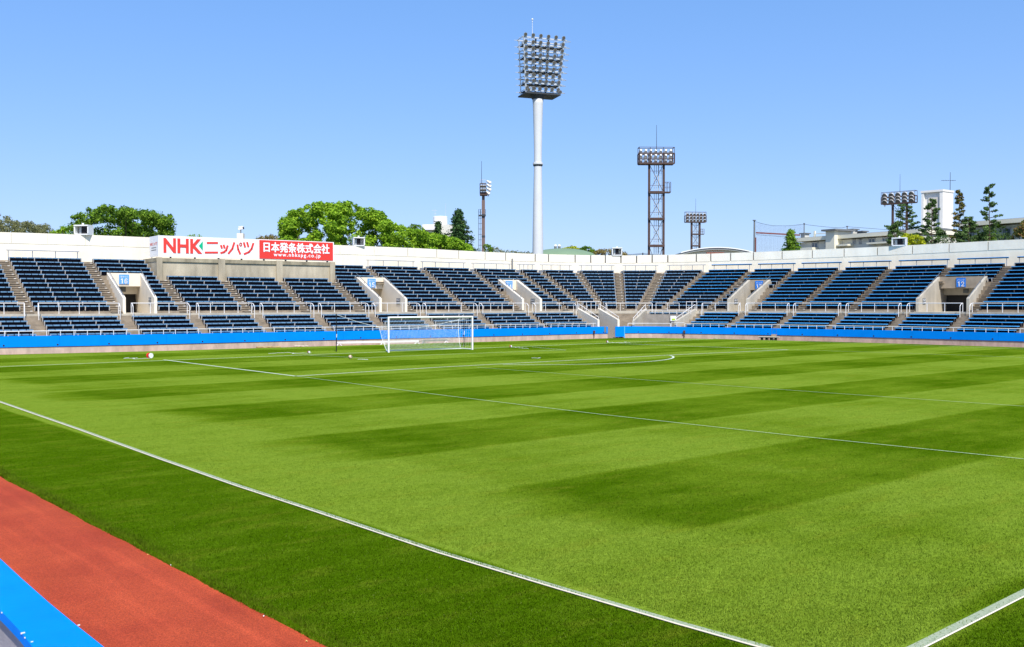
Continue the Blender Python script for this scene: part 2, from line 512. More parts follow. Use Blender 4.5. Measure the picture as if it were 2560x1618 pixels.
pitch = mb.build('grass_pitch', M_grass); pitch['kind'] = 'structure'

# upright blades: along the track edge and spread through the near turf
def blades(name, label, gen, n, material, hh=(0.03, 0.07), ww=0.006):
    P0 = gen(n)
    ang = rng.uniform(0, 2 * math.pi, n); h = rng.uniform(hh[0], hh[1], n)
    lean = rng.normal(0, 0.35, (n, 2)) * h[:, None]
    wx = np.cos(ang) * ww; wy = np.sin(ang) * ww
    V = np.empty((n, 3, 3))
    V[:, 0] = np.c_[P0[:, 0] - wx, P0[:, 1] - wy, P0[:, 2]]
    V[:, 1] = np.c_[P0[:, 0] + wx, P0[:, 1] + wy, P0[:, 2]]
    V[:, 2] = np.c_[P0[:, 0] + lean[:, 0], P0[:, 1] + lean[:, 1], P0[:, 2] + h]
    me = bpy.data.meshes.new(name)
    me.vertices.add(n * 3); me.vertices.foreach_set('co', V.ravel())
    me.loops.add(n * 3); me.loops.foreach_set('vertex_index', np.arange(n * 3, dtype=np.int32))
    me.polygons.add(n); me.polygons.foreach_set('loop_start', np.arange(0, n * 3, 3, dtype=np.int32))
    me.materials.append(material); me.update(); me.validate()
    o = bpy.data.objects.new(name, me); COL.objects.link(o)
    tag(o, label, None, kind='stuff')
    return o
def gen_edge(n):
    y = -58 + (rng.random(n) ** 1.0) * 45
    e = np.array([edge_x(v) for v in y])
    x = e + np.abs(rng.normal(0, 0.11, n)) - 0.04
    return np.c_[x, y, np.where(x < e, -0.045, -0.01)]
M_tuft = mat('edge_grass_blade', (0.095, 0.155, 0.008), 0.9, var=0.55, scale=2.5, spec=0.0)
blades('edge_grass', 'ragged darker grass blades overhanging the red track edge', gen_edge, 42000, M_tuft, (0.012, 0.06), 0.006)

def gen_near(n):
    m = n * 2
    r = 1.0 / (1 / 34.0 + rng.random(m) * (1 / 8.0 - 1 / 34.0)); a = rng.uniform(YAW - 0.62, YAW + 0.60, m)
    x = CX + np.sin(a) * r; y = CY + np.cos(a) * r
    ok = (x > -37.33) & ((np.abs(x + 34.22) > 0.11) | (rng.random(m) < 0.12)) & ((np.abs(y + 53.26) > 0.10) | (rng.random(m) < 0.12))
    x = x[ok][:n]; y = y[ok][:n]
    if len(x) < n: k = rng.integers(0, len(x), n - len(x)); x = np.r_[x, x[k] + 0.01]; y = np.r_[y, y[k]]
    return np.c_[x, y, np.full(n, -0.004)]
blades('near_turf_blades', 'short upright grass blades of the mown pitch nearest the viewer', gen_near, 420000, M_grass, (0.012, 0.034), 0.0065)

# ------------------------------------------------------------------ pitch markings
def line_material(name, a):
    m = bpy.data.materials.new(name); m.use_nodes = True
    t = m.node_tree; b = t.nodes['Principled BSDF']; L = t.links
    geo = t.nodes.new('ShaderNodeNewGeometry')
    n = t.nodes.new('ShaderNodeTexNoise'); n.inputs['Scale'].default_value = 38; n.inputs['Detail'].default_value = 4; n.inputs['Roughness'].default_value = 0.8
    L.new(geo.outputs['Position'], n.inputs['Vector'])
    r = t.nodes.new('ShaderNodeValToRGB'); e = r.color_ramp.elements
    e[0].position = 0.30; e[0].color = (0.16, 0.24, 0.12, 1); e[1].position = 0.58; e[1].color = (*a, 1)
    L.new(n.outputs['Fac'], r.inputs['Fac']); L.new(r.outputs[0], b.inputs['Base Color'])
    b.inputs['Roughness'].default_value = 0.85
    return m
M_line = line_material('worn_white_line', (0.38, 0.41, 0.27))
M_linef = line_material('pale_grass_line', (0.60, 0.72, 0.42))
M_lineb = line_material('bright_grass_line', (0.78, 0.86, 0.60))
def pline(name, pts, w, material, z=0.004, side=0.0):
    mb = MB(); pts = [Vector((p[0], p[1], 0)) for p in pts]
    for a, b in zip(pts[:-1], pts[1:]):
        d = (b - a).normalized(); n = Vector((-d.y, d.x, 0))
        mb.quad(*[(q.x, q.y, z) for q in (a - n * w / 2, b - n * w / 2, b + n * w / 2, a + n * w / 2)])
    o = mb.build(name, material); o['kind'] = 'structure'
    return o
L1 = [ground(0, 1004.5), ground(203, 1075), ground(406, 1148.5), ground(600, 1216), ground(800, 1281), ground(1100, 1381), ground(1400, 1471), ground(1700, 1559), ground(1913, 1619)]
dirx = (L1[-1] - L1[-2]).normalized(); L1 = [L1[0] + (L1[0] - L1[1]) * 4.2] + L1 + [Vector((-34.17, -53.3, 0)), Vector((-34.15, -106, 0))]
pline('touchline', L1, 0.125, M_line)
L2 = [Vector((-34.2, -53.27, 0)), ground(2297, 1616), ground(2560, 1483), Vector((34, -53.2, 0))]
pline('halfway_line', L2, 0.125, M_line, z=0.008)
pline('goal_line', [(-34, 0.25), (-20.16, 0.0), (0, 0), (20.16, 0.05), (34.2, 0.1)], 0.14, M_lineb)
cA = ground(409, 900); cB = ground(739, 941); cC = ground(1970, 874.8); cD = ground(1547, 859.3)
pline('penalty_area_line', [cA, cB, ground(1100, 918.5), ground(1500, 897.5), ground(1705, 886.5), cC, cD], 0.15, M_lineb, z=0.012)
pline('goal_area_line', [ground(772, 889), ground(907, 895.2), ground(1100, 887), ground(1415, 875.5), ground(1330, 868)], 0.09, M_linef, z=0.012)
pc = (0, -11.0); arc = []
for k in range(41):
    t = math.radians(218 + (322 - 218) * k / 40)
    arc.append((pc[0] + 9.15 * math.cos(t), pc[1] + 9.15 * math.sin(t) + 0.1))
pline('penalty_arc_line', [p for p in arc if p[1] < -16.4], 0.14, M_lineb, z=0.016)
pline('long_thin_line', [cB, ground(1100, 988.5), ground(1499, 1037), ground(2000, 1092.5), ground(2560, 1149.5)], 0.042, M_linef, z=0.020)
pline('middle_thin_line', [ground(1190, 919), ground(1600, 950), ground(2100, 985.5), ground(2560, 1017)], 0.04, M_linef, z=0.020)
pline('far_thin_line', [cC, ground(2300, 885), ground(2600, 896)], 0.06, M_linef, z=0.020)
pline('far_touchline', [(34.2, 6), (34.2, -53)], 0.08, M_linef, z=0.020)
# taut cord left along the outer edge of both near lines
mb = MB(); cord = [Vector((p.x - 0.075, p.y, 0.018)) for p in L1[1:-1]]
mb.path(cord, 0.011, n=5)
tag(mb.build('marking_cord', mat('cord_cream', (0.80, 0.70, 0.55), 0.8)), 'taut cream marking cord along the outer edge of the near touchline', 'cord', 'marking cords')
mb = MB(); mb.path([Vector((p.x, p.y - 0.08, 0.022)) for p in L2], 0.009, n=5)
tag(mb.build('marking_cord', MATS['cord_cream']), 'taut cream marking cord along the halfway line at lower right', 'cord', 'marking cords')

# ------------------------------------------------------------------ seat blocks, aisles, gates (columns measured on the photograph)
GD0, GD1 = 5.7, 12.25
GATES = [ # number, kana, front L, front R, back L, back R (outer faces), light?
    ('16', '南サイド', 306, 392, 266.7, 356, True),
    ('15', '南サイド', 948.5, 1018, 890.8, 961.5, True),
    ('14', '南サイド', 1305, 1355.2, 1244.7, 1296, True),
    ('13', 'バック', 1818.5, 1872, 1868.5, 1927, False),
    ('12', 'バック', 2290.5, 2424, 2343.5, 2469, False)]
gate_edges = [(Edge(g[2], GD0, g[4], GD1), Edge(g[3], GD0, g[5], GD1)) for g in GATES]
d0, d11, d7 = dU(0), dU(11), dU(7)
def EU(ub, ut, dt=None): return Edge(ub, d0, ut, dt or d11)
UB = [ # description, left edge, right edge, rows from, rows to
    ('at the left edge of the picture', SEdge(2), EU(49.7, -5), 0, 11),
    ('left of leftmost white gate', EU(82.8, 21.5), EU(273.3, 203.7), 0, 11),
    ('around leftmost white gate', EU(302, 231), EU(444, 362), 0, 11),
    ('under the left third of the billboard', EU(471.7, 416.6, d7), EU(601.4, 543.5, d7), 0, 7),
    ('under the middle of the billboard', EU(626.3, 567.8, d7), EU(747.7, 687, d7), 0, 7),
    ('under the right third of the billboard', EU(771.1, 707.7, d7), EU(882.2, 819.4, d7), 0, 7),
    ('around middle white gate', EU(909.6, 806), EU(1012, 906.7), 0, 11),
    ('just right of middle white gate', EU(1029.6, 924.7), EU(1151, 1042.6), 0, 11),
    ('just left of third white gate', EU(1168.4, 1061.4), EU(1281.4, 1171.3), 0, 11),
    ('around third white gate', EU(1300, 1187), EU(1403.2, 1288.5), 0, 11),
    ('right of third white gate, narrow block', EU(1416, 1302.7), EU(1448, 1344), 0, 11),
    ('left of the corner wedge', EU(1465, 1359), EU(1496.6, 1434), 0, 11),
    ('in the corner, widest wedge', EU(1512, 1451.2), EU(1542.8, 1535.7), 0, 11),
    ('in the corner, under the tall lattice mast', EU(1562.8, 1556.2), EU(1594.8, 1642), 0, 11),
    ('right of the corner wedge', EU(1620.8, 1663.4), EU(1657.6, 1755.8), 0, 11),
    ('just left of narrow concrete gate', EU(1672, 1771.2), EU(1772, 1870.5), 0, 11),
    ('around narrow concrete gate', EU(1786, 1885.9), EU(1883, 1978), 0, 11),
    ('just right of narrow concrete gate', EU(1896.5, 1994.7), EU(1996, 2095), 0, 11),
    ('midway between the two concrete gates', EU(2017, 2114), EU(2124.8, 2219.4), 0, 11),
    ('just left of wide concrete gate', EU(2147, 2239.5), EU(2286, 2366), 0, 11),
    ('around wide concrete gate', EU(2305, 2386.2), EU(2431, 2511.5), 0, 11),
    ('right of wide concrete gate', EU(2452.4, 2536.4), SEdge(S1 - 2), 0, 11)]
b0, b4 = dL(0), dL(4)
def EL(ut, ub): return Edge(ub, b0, ut, b4)
LB = [
    ('at the left edge of the picture', SEdge(2), EL(60.7, 89.7)),
    ('below the block left of leftmost white gate', EL(102, 121.4), EL(293, 325.7)),
    ('below leftmost white gate', EL(328.5, 354.7), EL(464.8, 502)),
    ('below the left third of the billboard', EL(499.3, 525.6), EL(626.3, 663.5)),
    ('below the middle of the billboard', EL(656.6, 687), EL(775.3, 814)),
    ('left of the goal', EL(804.3, 837), EL(915, 947)),
    ('behind the left half of the goal', EL(940, 977.6), EL(1042.6, 1078.8)),
    ('behind the right half of the goal', EL(1065.8, 1104.8), EL(1182.9, 1222)),
    ('below third white gate', EL(1206, 1246.5), EL(1314.5, 1358)),
    ('left of the white corner stair', EL(1333.4, 1372.4), EL(1432.8, 1477.7)),
    ('right of the corner pit', EL(1760.5, 1716.8), EL(1846.8, 1812.5)),
    ('below narrow concrete gate', EL(1871.7, 1829), EL(1966.3, 1933)),
    ('below the block right of narrow concrete gate', EL(1992.3, 1952), EL(2095.2, 2064.4)),
    ('below the block left of wide concrete gate', EL(2121.3, 2083.4), EL(2245.5, 2212.3)),
    ('below wide concrete gate', EL(2276.2, 2239.5), EL(2399.2, 2366)),
    ('below the block right of wide concrete gate', EL(2433.5, 2395.6), EL(2575, 2542)),
    ('at the right edge of the picture', EL(2603, 2571), SEdge(S1 - 2))]
# the two pits of the corner, in the lower tier
PIT1 = (Edge(1494, 0.3, 1443, 4.6), Edge(1549, 0.3, 1500, 4.6))
PIT2 = (Edge(1581, 0.3, 1607, 4.0), Edge(1692.5, 0.3, 1742, 4.6))
BLK = (Edge(448, 10.5, 390.6, 12.5), Edge(839, 12.45, 839 - 8, 13.45))   # concrete block under the billboard
BLK_S0 = s_of(391.5, 12.5); BLK_S1 = s_of(836.5, 12.5)

def minus(iv, cuts):
    out = [iv]
    for c0, c1 in cuts:
        nx = []
        for a, b in out:
            if c1 <= a or c0 >= b: nx.append((a, b)); continue
            if c0 > a: nx.append((a, c0))
            if c1 < b: nx.append((c1, b))
        out = nx
    return [(a, b) for a, b in out if b - a > 0.3]
def gate_cuts(d): return [(l.at(d), r.at(d)) for l, r in gate_edges]

# ------------------------------------------------------------------ grandstand body
stand = thing('grandstand', 'long curving concrete grandstand terrace with aisles behind the goal and far side', 'grandstand', P(s_of(1280, 0), 5, 0))
for q in range(3):
    mb = MB()
    for i in range(5):
        a = dL(i) - 0.35 if i else 0.25
        s0, s1 = minus((S0, S1), [(PIT1[0].at(a), PIT1[1].at(a)), (PIT2[0].at(a), PIT2[1].at(a))])[q]
        strip(mb, s0, s1, a, dL(i) + 0.45, tL(i - 1) - 0.3 if i else 0.0, tL(i), faces='tf')
    mb.build('lower_terrace', M_conc, stand)
mb = MB()
strip(mb, S0, S1, 4.55, 5.85, 2.35, WALK, faces='all')
for g, (gl, gr) in zip(GATES, gate_edges):
    strip(mb, gl.at(9) , gr.at(9), 5.85, 18.0, 2.45, WALK - 0.01)
mb.build('walkway', M_concl, stand)
# wall hanging under the walkway edge
mb = MB()
strip(mb, S0, S1, 4.58, 4.8, 0.0, 2.35, faces='tf')
mb.build('walkway_riser', M_conc, stand)
mb = MB()
for j in range(12):
    d = dU(j); dm = d
    cuts = gate_cuts(dm) if j <= 7 else []
    if j >= 8: cuts = cuts + [(BLK_S0 + 0.2, BLK_S1 - 0.2)]
    for s0, s1 in minus((S0, S1), cuts):
        strip(mb, s0, s1, d - 0.35, d + 0.45, (tU(j - 1) if j else WALK) - 0.05, tU(j), faces='tf')
strip(mb, S0, S1, dU(11) + 0.45, DW, tU(11) - 0.1, ZTOPF, faces='tf')
mb.build('upper_terrace', M_conc, stand)

# aisle stairs
def stairs_build(mb):
    """an aisle cut in two by a gate becomes one part per piece"""
    if not mb.v: return
    pieces = []; cur = []
    n = len(mb.f); cen = [sum((Vector(mb.v[i]) for i in f), Vector()) / len(f) for f in mb.f]
    lab = [-1] * n; k = 0
    for i in range(n):
        if lab[i] >= 0: continue
        lab[i] = k; st = [i]
        while st:
            a = st.pop()
            for b in range(n):
                if lab[b] < 0 and (cen[a] - cen[b]).length < 0.8: lab[b] = k; st.append(b)
        k += 1
    for q in range(k):
        m = MB()
        for i in range(n):
            if lab[i] == q: j = len(m.v); m.v += [mb.v[x] for x in mb.f[i]]; m.f.append(tuple(range(j, j + len(mb.f[i])))); m.mi.append(0)
        m.build('aisle_stairs', M_conc, stand)
M_mark = mat('row_marker_white', (0.75, 0.73, 0.68), 0.7)
for k in range(len(UB) - 1):
    mb = MB(); mk = MB()
    jm = 7 if (3 <= k + 1 <= 5 or 3 <= k <= 5) else 11
    for j in range(0, jm + 1):
        d = dU(j)
        sl_, sr_ = UB[k][2].at(d), UB[k + 1][1].at(d)
        cuts = gate_cuts(d) if j <= 7 else []
        for a, b in minus((sl_, sr_), cuts):
            lo = tU(j - 1) if j else WALK
            strip(mb, a, b, d - 0.35 - 0.40, d - 0.35, lo - 0.02, lo + (tU(j) - lo) / 2, faces='tf')
            strip(mb, a, b, d - 0.41, d - 0.30, tU(j) - 0.045, tU(j) + 0.006, faces='all')
            strip(mb, a, b, d - 0.81, d - 0.70, lo + (tU(j) - lo) / 2 - 0.04, lo + (tU(j) - lo) / 2 + 0.006, faces='all')
            if b - a > 0.8:
                mm = b - 0.35
                c = P(mm, d - 0.2, tU(j) + 0.03)
                mk = MB(); mk.box(c, tang(mm) * 0.08, nrm(mm) * 0.08, Vector((0, 0, 0.02))); mk.build('row_marker', M_mark, stand)
    stairs_build(mb)
for k in range(len(LB) - 1):
    if k == 9: continue
    mb = MB()
    for i in range(0, 5):
        d = dL(i) + 0.8
        lo = tL(i); hi = tL(i + 1) if i < 4 else WALK
        a, b = LB[k][2].at(d - 0.35), LB[k + 1][1].at(d - 0.35)
        n = 1 if i < 4 else 3
        for q in range(n):
            strip(mb, a, b, d - 0.35 - 0.40 * (1 if i < 4 else (3 - q) / 3.0 * 1.4), d + 0.06, lo - (hi - lo) * 0.6, lo + (hi - lo) * (q + 1) / (n + 1), faces='tf')
    stairs_build(mb)
# plain steps in the corner between the two pits
mb = MB()
for i in range(5):
    a, b = PIT1[1].at(dL(i)), PIT2[0].at(dL(min(i, 3)))
    strip(mb, a, b, dL(i) - 0.75, dL(i) - 0.35, tL(max(i - 1, 0)), tL(max(i - 1, 0)) + 0.15, faces='tf')
stairs_build(mb)

# ------------------------------------------------------------------ benches
def bench_geo(s0, s1, d, z, legs=True, tall=False):
    thick = 0.08 if s0 < S_MID else 0.05  # thinner slabs on the right: unlit seat fronts put into the shape
    L = (P(s1, d) - P(s0, d)).length
    n = max(1, int(round(L / 0.47)))
    seat = MB(); sk = MB(); lg = []
    for k in range(n):
        a = s0 + (s1 - s0) * (k + 0.06) / n; b = s0 + (s1 - s0) * (k + 0.94) / n
        A0, B0, B1, A1 = P(a, d - 0.19, z), P(b, d - 0.19, z), P(b, d + 0.19, z + 0.015), P(a, d + 0.19, z + 0.015)
        dz = Vector((0, 0, thick))
        seat.hexa([A0 - dz, B0 - dz, B1 - dz, A1 - dz, A0, B0, B1, A1])
        mid = (A0 + B0) / 2 + Vector((0, 0, -0.02))
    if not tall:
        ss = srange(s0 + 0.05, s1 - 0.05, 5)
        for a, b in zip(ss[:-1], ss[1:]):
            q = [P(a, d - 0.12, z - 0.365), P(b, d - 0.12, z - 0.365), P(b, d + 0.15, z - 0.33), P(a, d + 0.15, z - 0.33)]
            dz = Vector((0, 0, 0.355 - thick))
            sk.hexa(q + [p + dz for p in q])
    m = max(2, int(round(L / 1.75)) + 1)
    for k in range(m):
        f = (k + 0.0) / (m - 1); s = s0 + 0.12 + (s1 - s0 - 0.24) * f
        lg.append(s)
    return seat, sk, lg, L
def leg_mb(s, d, z, drop=0.36):
    m = MB(); t = tang(s); n = nrm(s)
    a = P(s, d - 0.20, z - 0.05); b = P(s, d - 0.18, z - 0.18); c = P(s, d - 0.13, z - drop)
    m.bar(a, b, 0.06, 0.06); m.bar(b, c, 0.06, 0.06)
    return m
S_MID = s_of(1700, 6)
benches = []
for name, el, er, j0, j1 in UB:
    for j in range(j0, j1 + 1):
        d = dU(j)
        a, b = el.at(d), er.at(d)
        cuts = []
        if j <= 7: cuts = [(x - 0.25, y + 0.25) for x, y in gate_cuts(d)]
        cuts.append((BLK_S0 - 0.1, BLK_S1 + 0.1)) if j >= 8 else None
        ivs = [iv for iv in minus((a, b), cuts) if iv[1] - iv[0] > 0.9]
        for q, iv in enumerate(ivs):
            side = ''
            if len(ivs) == 2: side = (' left piece', ' right piece')[q]
            benches.append((iv[0], iv[1], d, zU(j), 'upper tier %s, %s row up%s' % (name, ORD[j], side), 'U', name))
for name, el, er in LB:
    for i in range(5):
        d = dL(i); a, b = el.at(d), er.at(d)
        benches.append((a, b, d, zL(i), 'lower tier %s, %s row up' % (name, ORD[i]), 'L', name))
# the row that peeps over the back of the second pit
a, b = PIT2[0].at(dL(4)) + 1, PIT2[1].at(4.4) - 0.6
benches.append((a, b, dL(4), zL(4), 'lower tier short row over the corner pit', 'L', 'pit'))
def vis_size(b):
    m = P((b[0] + b[1]) / 2, b[2], b[3]); u, v, z = proj(m)
    ua = max(0, min(PXW, proj(P(b[0], b[2], b[3]))[0])); ub_ = max(0, min(PXW, proj(P(b[1], b[2], b[3]))[0]))
    return (ub_ - ua) / z
order = sorted(range(len(benches)), key=lambda k: -vis_size(benches[k]))
keep = set(order[:300])
vis = [k for k in order if vis_size(benches[k]) > 0]
print('benches', len(benches), 'visible', len(vis))
S_MID = s_of(1700, 6)
rest = MB(); rest_l = MB(); rest_s = MB()
for k, (a, b, d, z, lab, tier, nm) in enumerate(benches):
    if k not in vis: continue
    seat, sk, lg, L = bench_geo(a, b, d, z)
    lift = 0.0
    if k in keep:
        o = thing('bench', 'blue bench, ' + lab, 'bench', P((a + b) / 2, d, z - 0.4), 'blue bench rows on the terrace')
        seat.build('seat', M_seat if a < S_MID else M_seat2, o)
        sk.build('body_shade_panel', M_skirt, o)
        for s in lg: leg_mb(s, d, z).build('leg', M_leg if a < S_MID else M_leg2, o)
    else:
        for src in (seat,):
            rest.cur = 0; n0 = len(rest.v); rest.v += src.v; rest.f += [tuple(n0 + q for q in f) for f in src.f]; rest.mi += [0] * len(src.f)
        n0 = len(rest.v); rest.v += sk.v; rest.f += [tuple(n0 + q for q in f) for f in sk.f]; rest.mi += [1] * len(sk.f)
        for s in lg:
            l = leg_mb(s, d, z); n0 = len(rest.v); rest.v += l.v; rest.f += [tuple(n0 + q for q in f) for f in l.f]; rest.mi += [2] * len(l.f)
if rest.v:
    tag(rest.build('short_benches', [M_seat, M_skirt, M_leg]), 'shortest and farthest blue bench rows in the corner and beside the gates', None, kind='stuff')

# high benches standing against the back wall
TB = [(17, 199, 'left of leftmost white gate'), (917, 1036, 'behind the block right of middle white gate'), (1053, 1163, 'behind the block left of third white gate'),
      (1179, 1278, 'behind third white gate'), (1294, 1336, 'short, right of the grey post'), (1350, 1430, 'left of the corner wedge'),
      (1447, 1536, 'in the corner left of the tall lattice mast'), (1556, 1646, 'under the tall lattice mast'),
      (1667, 1764, 'under the smaller lattice mast'), (1779, 1879, 'left of narrow concrete gate'), (1895, 1988, 'behind narrow concrete gate'), (2004, 2103, 'right of narrow concrete gate'),
      (2121, 2227, 'midway between the two concrete gates'), (2247, 2372, 'left of wide concrete gate'), (2393, 2520, 'behind wide concrete gate'), (2543, 2680, 'at the right edge')]
for u0, u1, lab in TB:
    d = 15.75; z = 7.83
    a, b = s_of(u0, d), s_of(u1, d)
    o = thing('wall_bench', 'raised bench on the back wall, ' + lab, 'bench', P((a + b) / 2, d, ZTOPF), 'raised benches along the back wall')
    m = MB(); strip(m, a, b, d - 0.14, d + 0.14, z - 0.05, z, faces='all'); m.build('seat', M_topseat if u0 < 1770 else M_seat2, o)
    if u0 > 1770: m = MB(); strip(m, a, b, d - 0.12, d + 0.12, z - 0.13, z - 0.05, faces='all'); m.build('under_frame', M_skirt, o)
    n = max(3, int((b - a) * STEP / 1.9))
    for k in range(n + 1):
        s = a + 0.3 + (b - a - 0.6) * k / n
        l = MB(); l.tube(P(s, d, ZTOPF - 0.02), P(s, d, z - 0.07), 0.03, n=6); l.build('post', M_topseat, o)

# ------------------------------------------------------------------ back wall
wall = thing('perimeter_wall', 'tall white painted wall with vertical joints crowning the back of the stand', 'wall', P(s_of(1280, DW), DW, 0))
def wall_strip(mb, s0, s1, d0, d1, z0, top, step=1, zb=None):
    ss = srange(s0, s1, step)
    for a, b in zip(ss[:-1], ss[1:]):
        ta, tb = (top(a), top(b)) if callable(top) else (top, top)
        za, zb_ = (z0(a), z0(b)) if callable(z0) else (z0, z0)
        A0, B0, A1, B1 = P(a, d0), P(b, d0), P(a, d1), P(b, d1)
        mb.hexa([(A0.x, A0.y, za), (B0.x, B0.y, zb_), (B1.x, B1.y, zb_), (A1.x, A1.y, za),
                 (A0.x, A0.y, ta), (B0.x, B0.y, tb), (B1.x, B1.y, tb), (A1.x, A1.y, ta)])
mb = MB(); wall_strip(mb, S0, S1, DW, DW + 0.24, 0.0, lambda s: wall_top(s) - 0.9)
mb.build('lower_wall', M_white, wall)
mb = MB(); wall_strip(mb, S0, S1, DW + 0.07, DW + 0.2, lambda s: wall_top(s) - 0.9, lambda s: wall_top(s) - 0.06)
mb.build('joint_backing', M_joint, wall)
JN = [-60, 30, 120, 215, 310, 420, 530, 640, 750, 850, 935, 1019.5, 1091.8, 1146.7, 1212.6, 1264, 1337.7, 1371, 1437.5, 1476.5, 1513, 1552, 1591, 1630, 1669, 1740.4, 1776.4, 1826, 1883, 1954.5, 2030, 2109.4, 2192.7, 2280, 2371.5, 2469, 2580]
js = [s_of(u, DW) for u in JN]
js = [S0] + [s for s in js if s > 3] + [S1]
for k, (a, b) in enumerate(zip(js[:-1], js[1:])):
    if b - a < 0.05: print('panel skip', a, b); continue
    gap = min(0.07, (b - a) * 0.05) if b > s_of(1010, DW) else 0.02
    mb = MB(); wall_strip(mb, a + gap, b - gap, DW - 0.03, DW + 0.26, lambda s: wall_top(s) - 0.9, wall_top)
    mb.build('upper_panel', M_white, wall)
# grey post on the wall
c = P(s_of(1280.5, DW - 0.1), DW - 0.12, 0)
mb = MB(); mb.bar((c.x, c.y, 7.1), (c.x, c.y, 8.45), 0.12, 0.12)
tag(mb.build('wall_post', mat('post_grey', (0.22, 0.22, 0.22), 0.6)), 'short grey post against the white back wall left of the big mast', 'post')

# ------------------------------------------------------------------ pitchside wall
sgL, sgR = s_of(1519.5, 0), s_of(1562, 0)
for (s0, s1, lab) in ((S0, sgL, 'low blue and concrete wall behind the goal left of the corner gap'), (sgR, S1, 'low blue and concrete wall along the far side right of the corner gap')):
    o = thing('pitchside_wall', lab, 'wall', P((s0 + s1) / 2, 0, 0), 'pitchside walls')
    def ztop(s): return float(np.interp(s, [s_of(u, 0) for u in (100, 1050, 1600, 2000, 2500)], [1.20, 1.15, 1.12, 1.085, 1.10]))
    mb = MB(); strip(mb, s0, s1, 0.0, 0.27, -0.3, 0.42); mb.build('base', M_kerb, o)
    mb = MB(); strip(mb, s0, s1, 0.05, 0.27, 0.42, 0.50); mb.build('shadow_strip', M_dark, o)  # dark strip: the shadow beneath the blue panels put into colour
    n = max(1, int((s1 - s0) * STEP / 6.6))
    for k in range(n):
        a = s0 + (s1 - s0) * k / n + 0.01; b = s0 + (s1 - s0) * (k + 1) / n - 0.01
        m2 = MB(); wall_strip(m2, a, b, -0.06, 0.27, 0.45, ztop)
        m2.build('blue_panel', M_blue, o)
    m2 = MB(); s = s0 + 3
    while s < s1 - 1:
        c = P(s, -0.065, 0.58); m2.box(c, tang(s) * 0.05, nrm(s) * 0.012, Vector((0, 0, 0.05))); s += 3.3 / STEP
    m2.build('drain_holes', M_dark, o)
    r = thing('front_rail', ('white front handrail above the blue wall behind the goal' if s0 == S0 else 'white front handrail above the blue wall on the far side'), 'handrail', P((s0 + s1) / 2, 0.1, 1.1), 'front handrails')
    ra, rb = (s0, s_of(1490, 0.1)) if s0 == S0 else (s_of(1712, 0.1), s1)
    m3 = MB(); ss = srange(ra, rb, 3)
    m3.path([P(s, 0.1, ztop(s) + 0.33) for s in ss], 0.028, n=6); m3.build('top_rail', M_rail, r)
    s = ra; m4 = MB()
    while s < rb:
        m4.tube(P(s, 0.1, ztop(s) - 0.01), P(s, 0.1, ztop(s) + 0.33), 0.024, n=5, caps=False); s += 0.86 / STEP
    p4 = m4.build('posts', M_rail, r); p4['kind'] = 'stuff'
# low rail in front of the pit
r = thing('low_rail', 'low white rail in front of the grey corner pit', 'handrail', P(s_of(1620, 0.1), 0.1, 1.1))
m = MB(); a, b = s_of(1570, 0.1), s_of(1676, 0.1)
m.path([P(a, 0.1, 1.1)] + [P(s, 0.1, 1.43) for s in srange(a, b, 3)] + [P(b, 0.1, 1.1)], 0.028); m.build('top_rail', M_rail, r)
m = MB(); a2, b2 = s_of(1678, 0.1), s_of(1711, 0.1)
m.path([P(a2, 0.1, 1.1)] + [P(s, 0.1, 1.5) for s in srange(a2, b2, 3)], 0.028); m.tube(P(s_of(1692, .1), 0.1, 1.1), P(s_of(1692, .1), 0.1, 1.5), 0.026); m.build('top_rail', M_rail, r)
# blue gate leaf at the gap
o = thing('blue_gate', 'small blue gate leaf standing at the corner gap in the pitchside wall', 'gate', P(s_of(1550, 0), -0.2, 0))
mb = MB(); strip(mb, s_of(1538, -0.3), s_of(1560, -0.3), -0.36, -0.27, 0.12, 1.13); mb.build('gate_leaf', M_blue, o)
mb = MB(); s = s_of(1561, -0.3); mb.bar(P(s, -0.32, 0), P(s, -0.32, 1.18), 0.08); mb.build('hinge_post', mat('blue_post', (0.1, 0.5, 0.95), 0.5), o)
# brown boxes hung on the blue wall
for u, v, lab in ((1485, 829, 'small rusty brown box fixed to the blue wall left of the corner gap'), (1711, 833, 'small rusty brown box fixed to the blue wall under the grey pit')):
    s = s_of(u, -0.1); o = thing('junction_box', lab, 'box', P(s, -0.1, 0.5), 'boxes on the blue wall')
    mb = MB(); mb.box(P(s, -0.13, 0.63), tang(s) * 0.10, nrm(s) * 0.07, Vector((0, 0, 0.13))); mb.build('case', M_brown, o)
    mb = MB(); mb.tube(P(s, -0.13, 0.05), P(s, -0.13, 0.5), 0.035); mb.build('pipe', M_brown, o)
s = s_of(1513, -0.1); mb = MB(); mb.box(P(s, -0.09, 0.83), tang(s) * 0.10, nrm(s) * 0.02, Vector((0, 0, 0.28)))
tag(mb.build('louvre_panel', M_plate), 'narrow dark grey louvre on the blue wall beside the corner gap', 'panel')

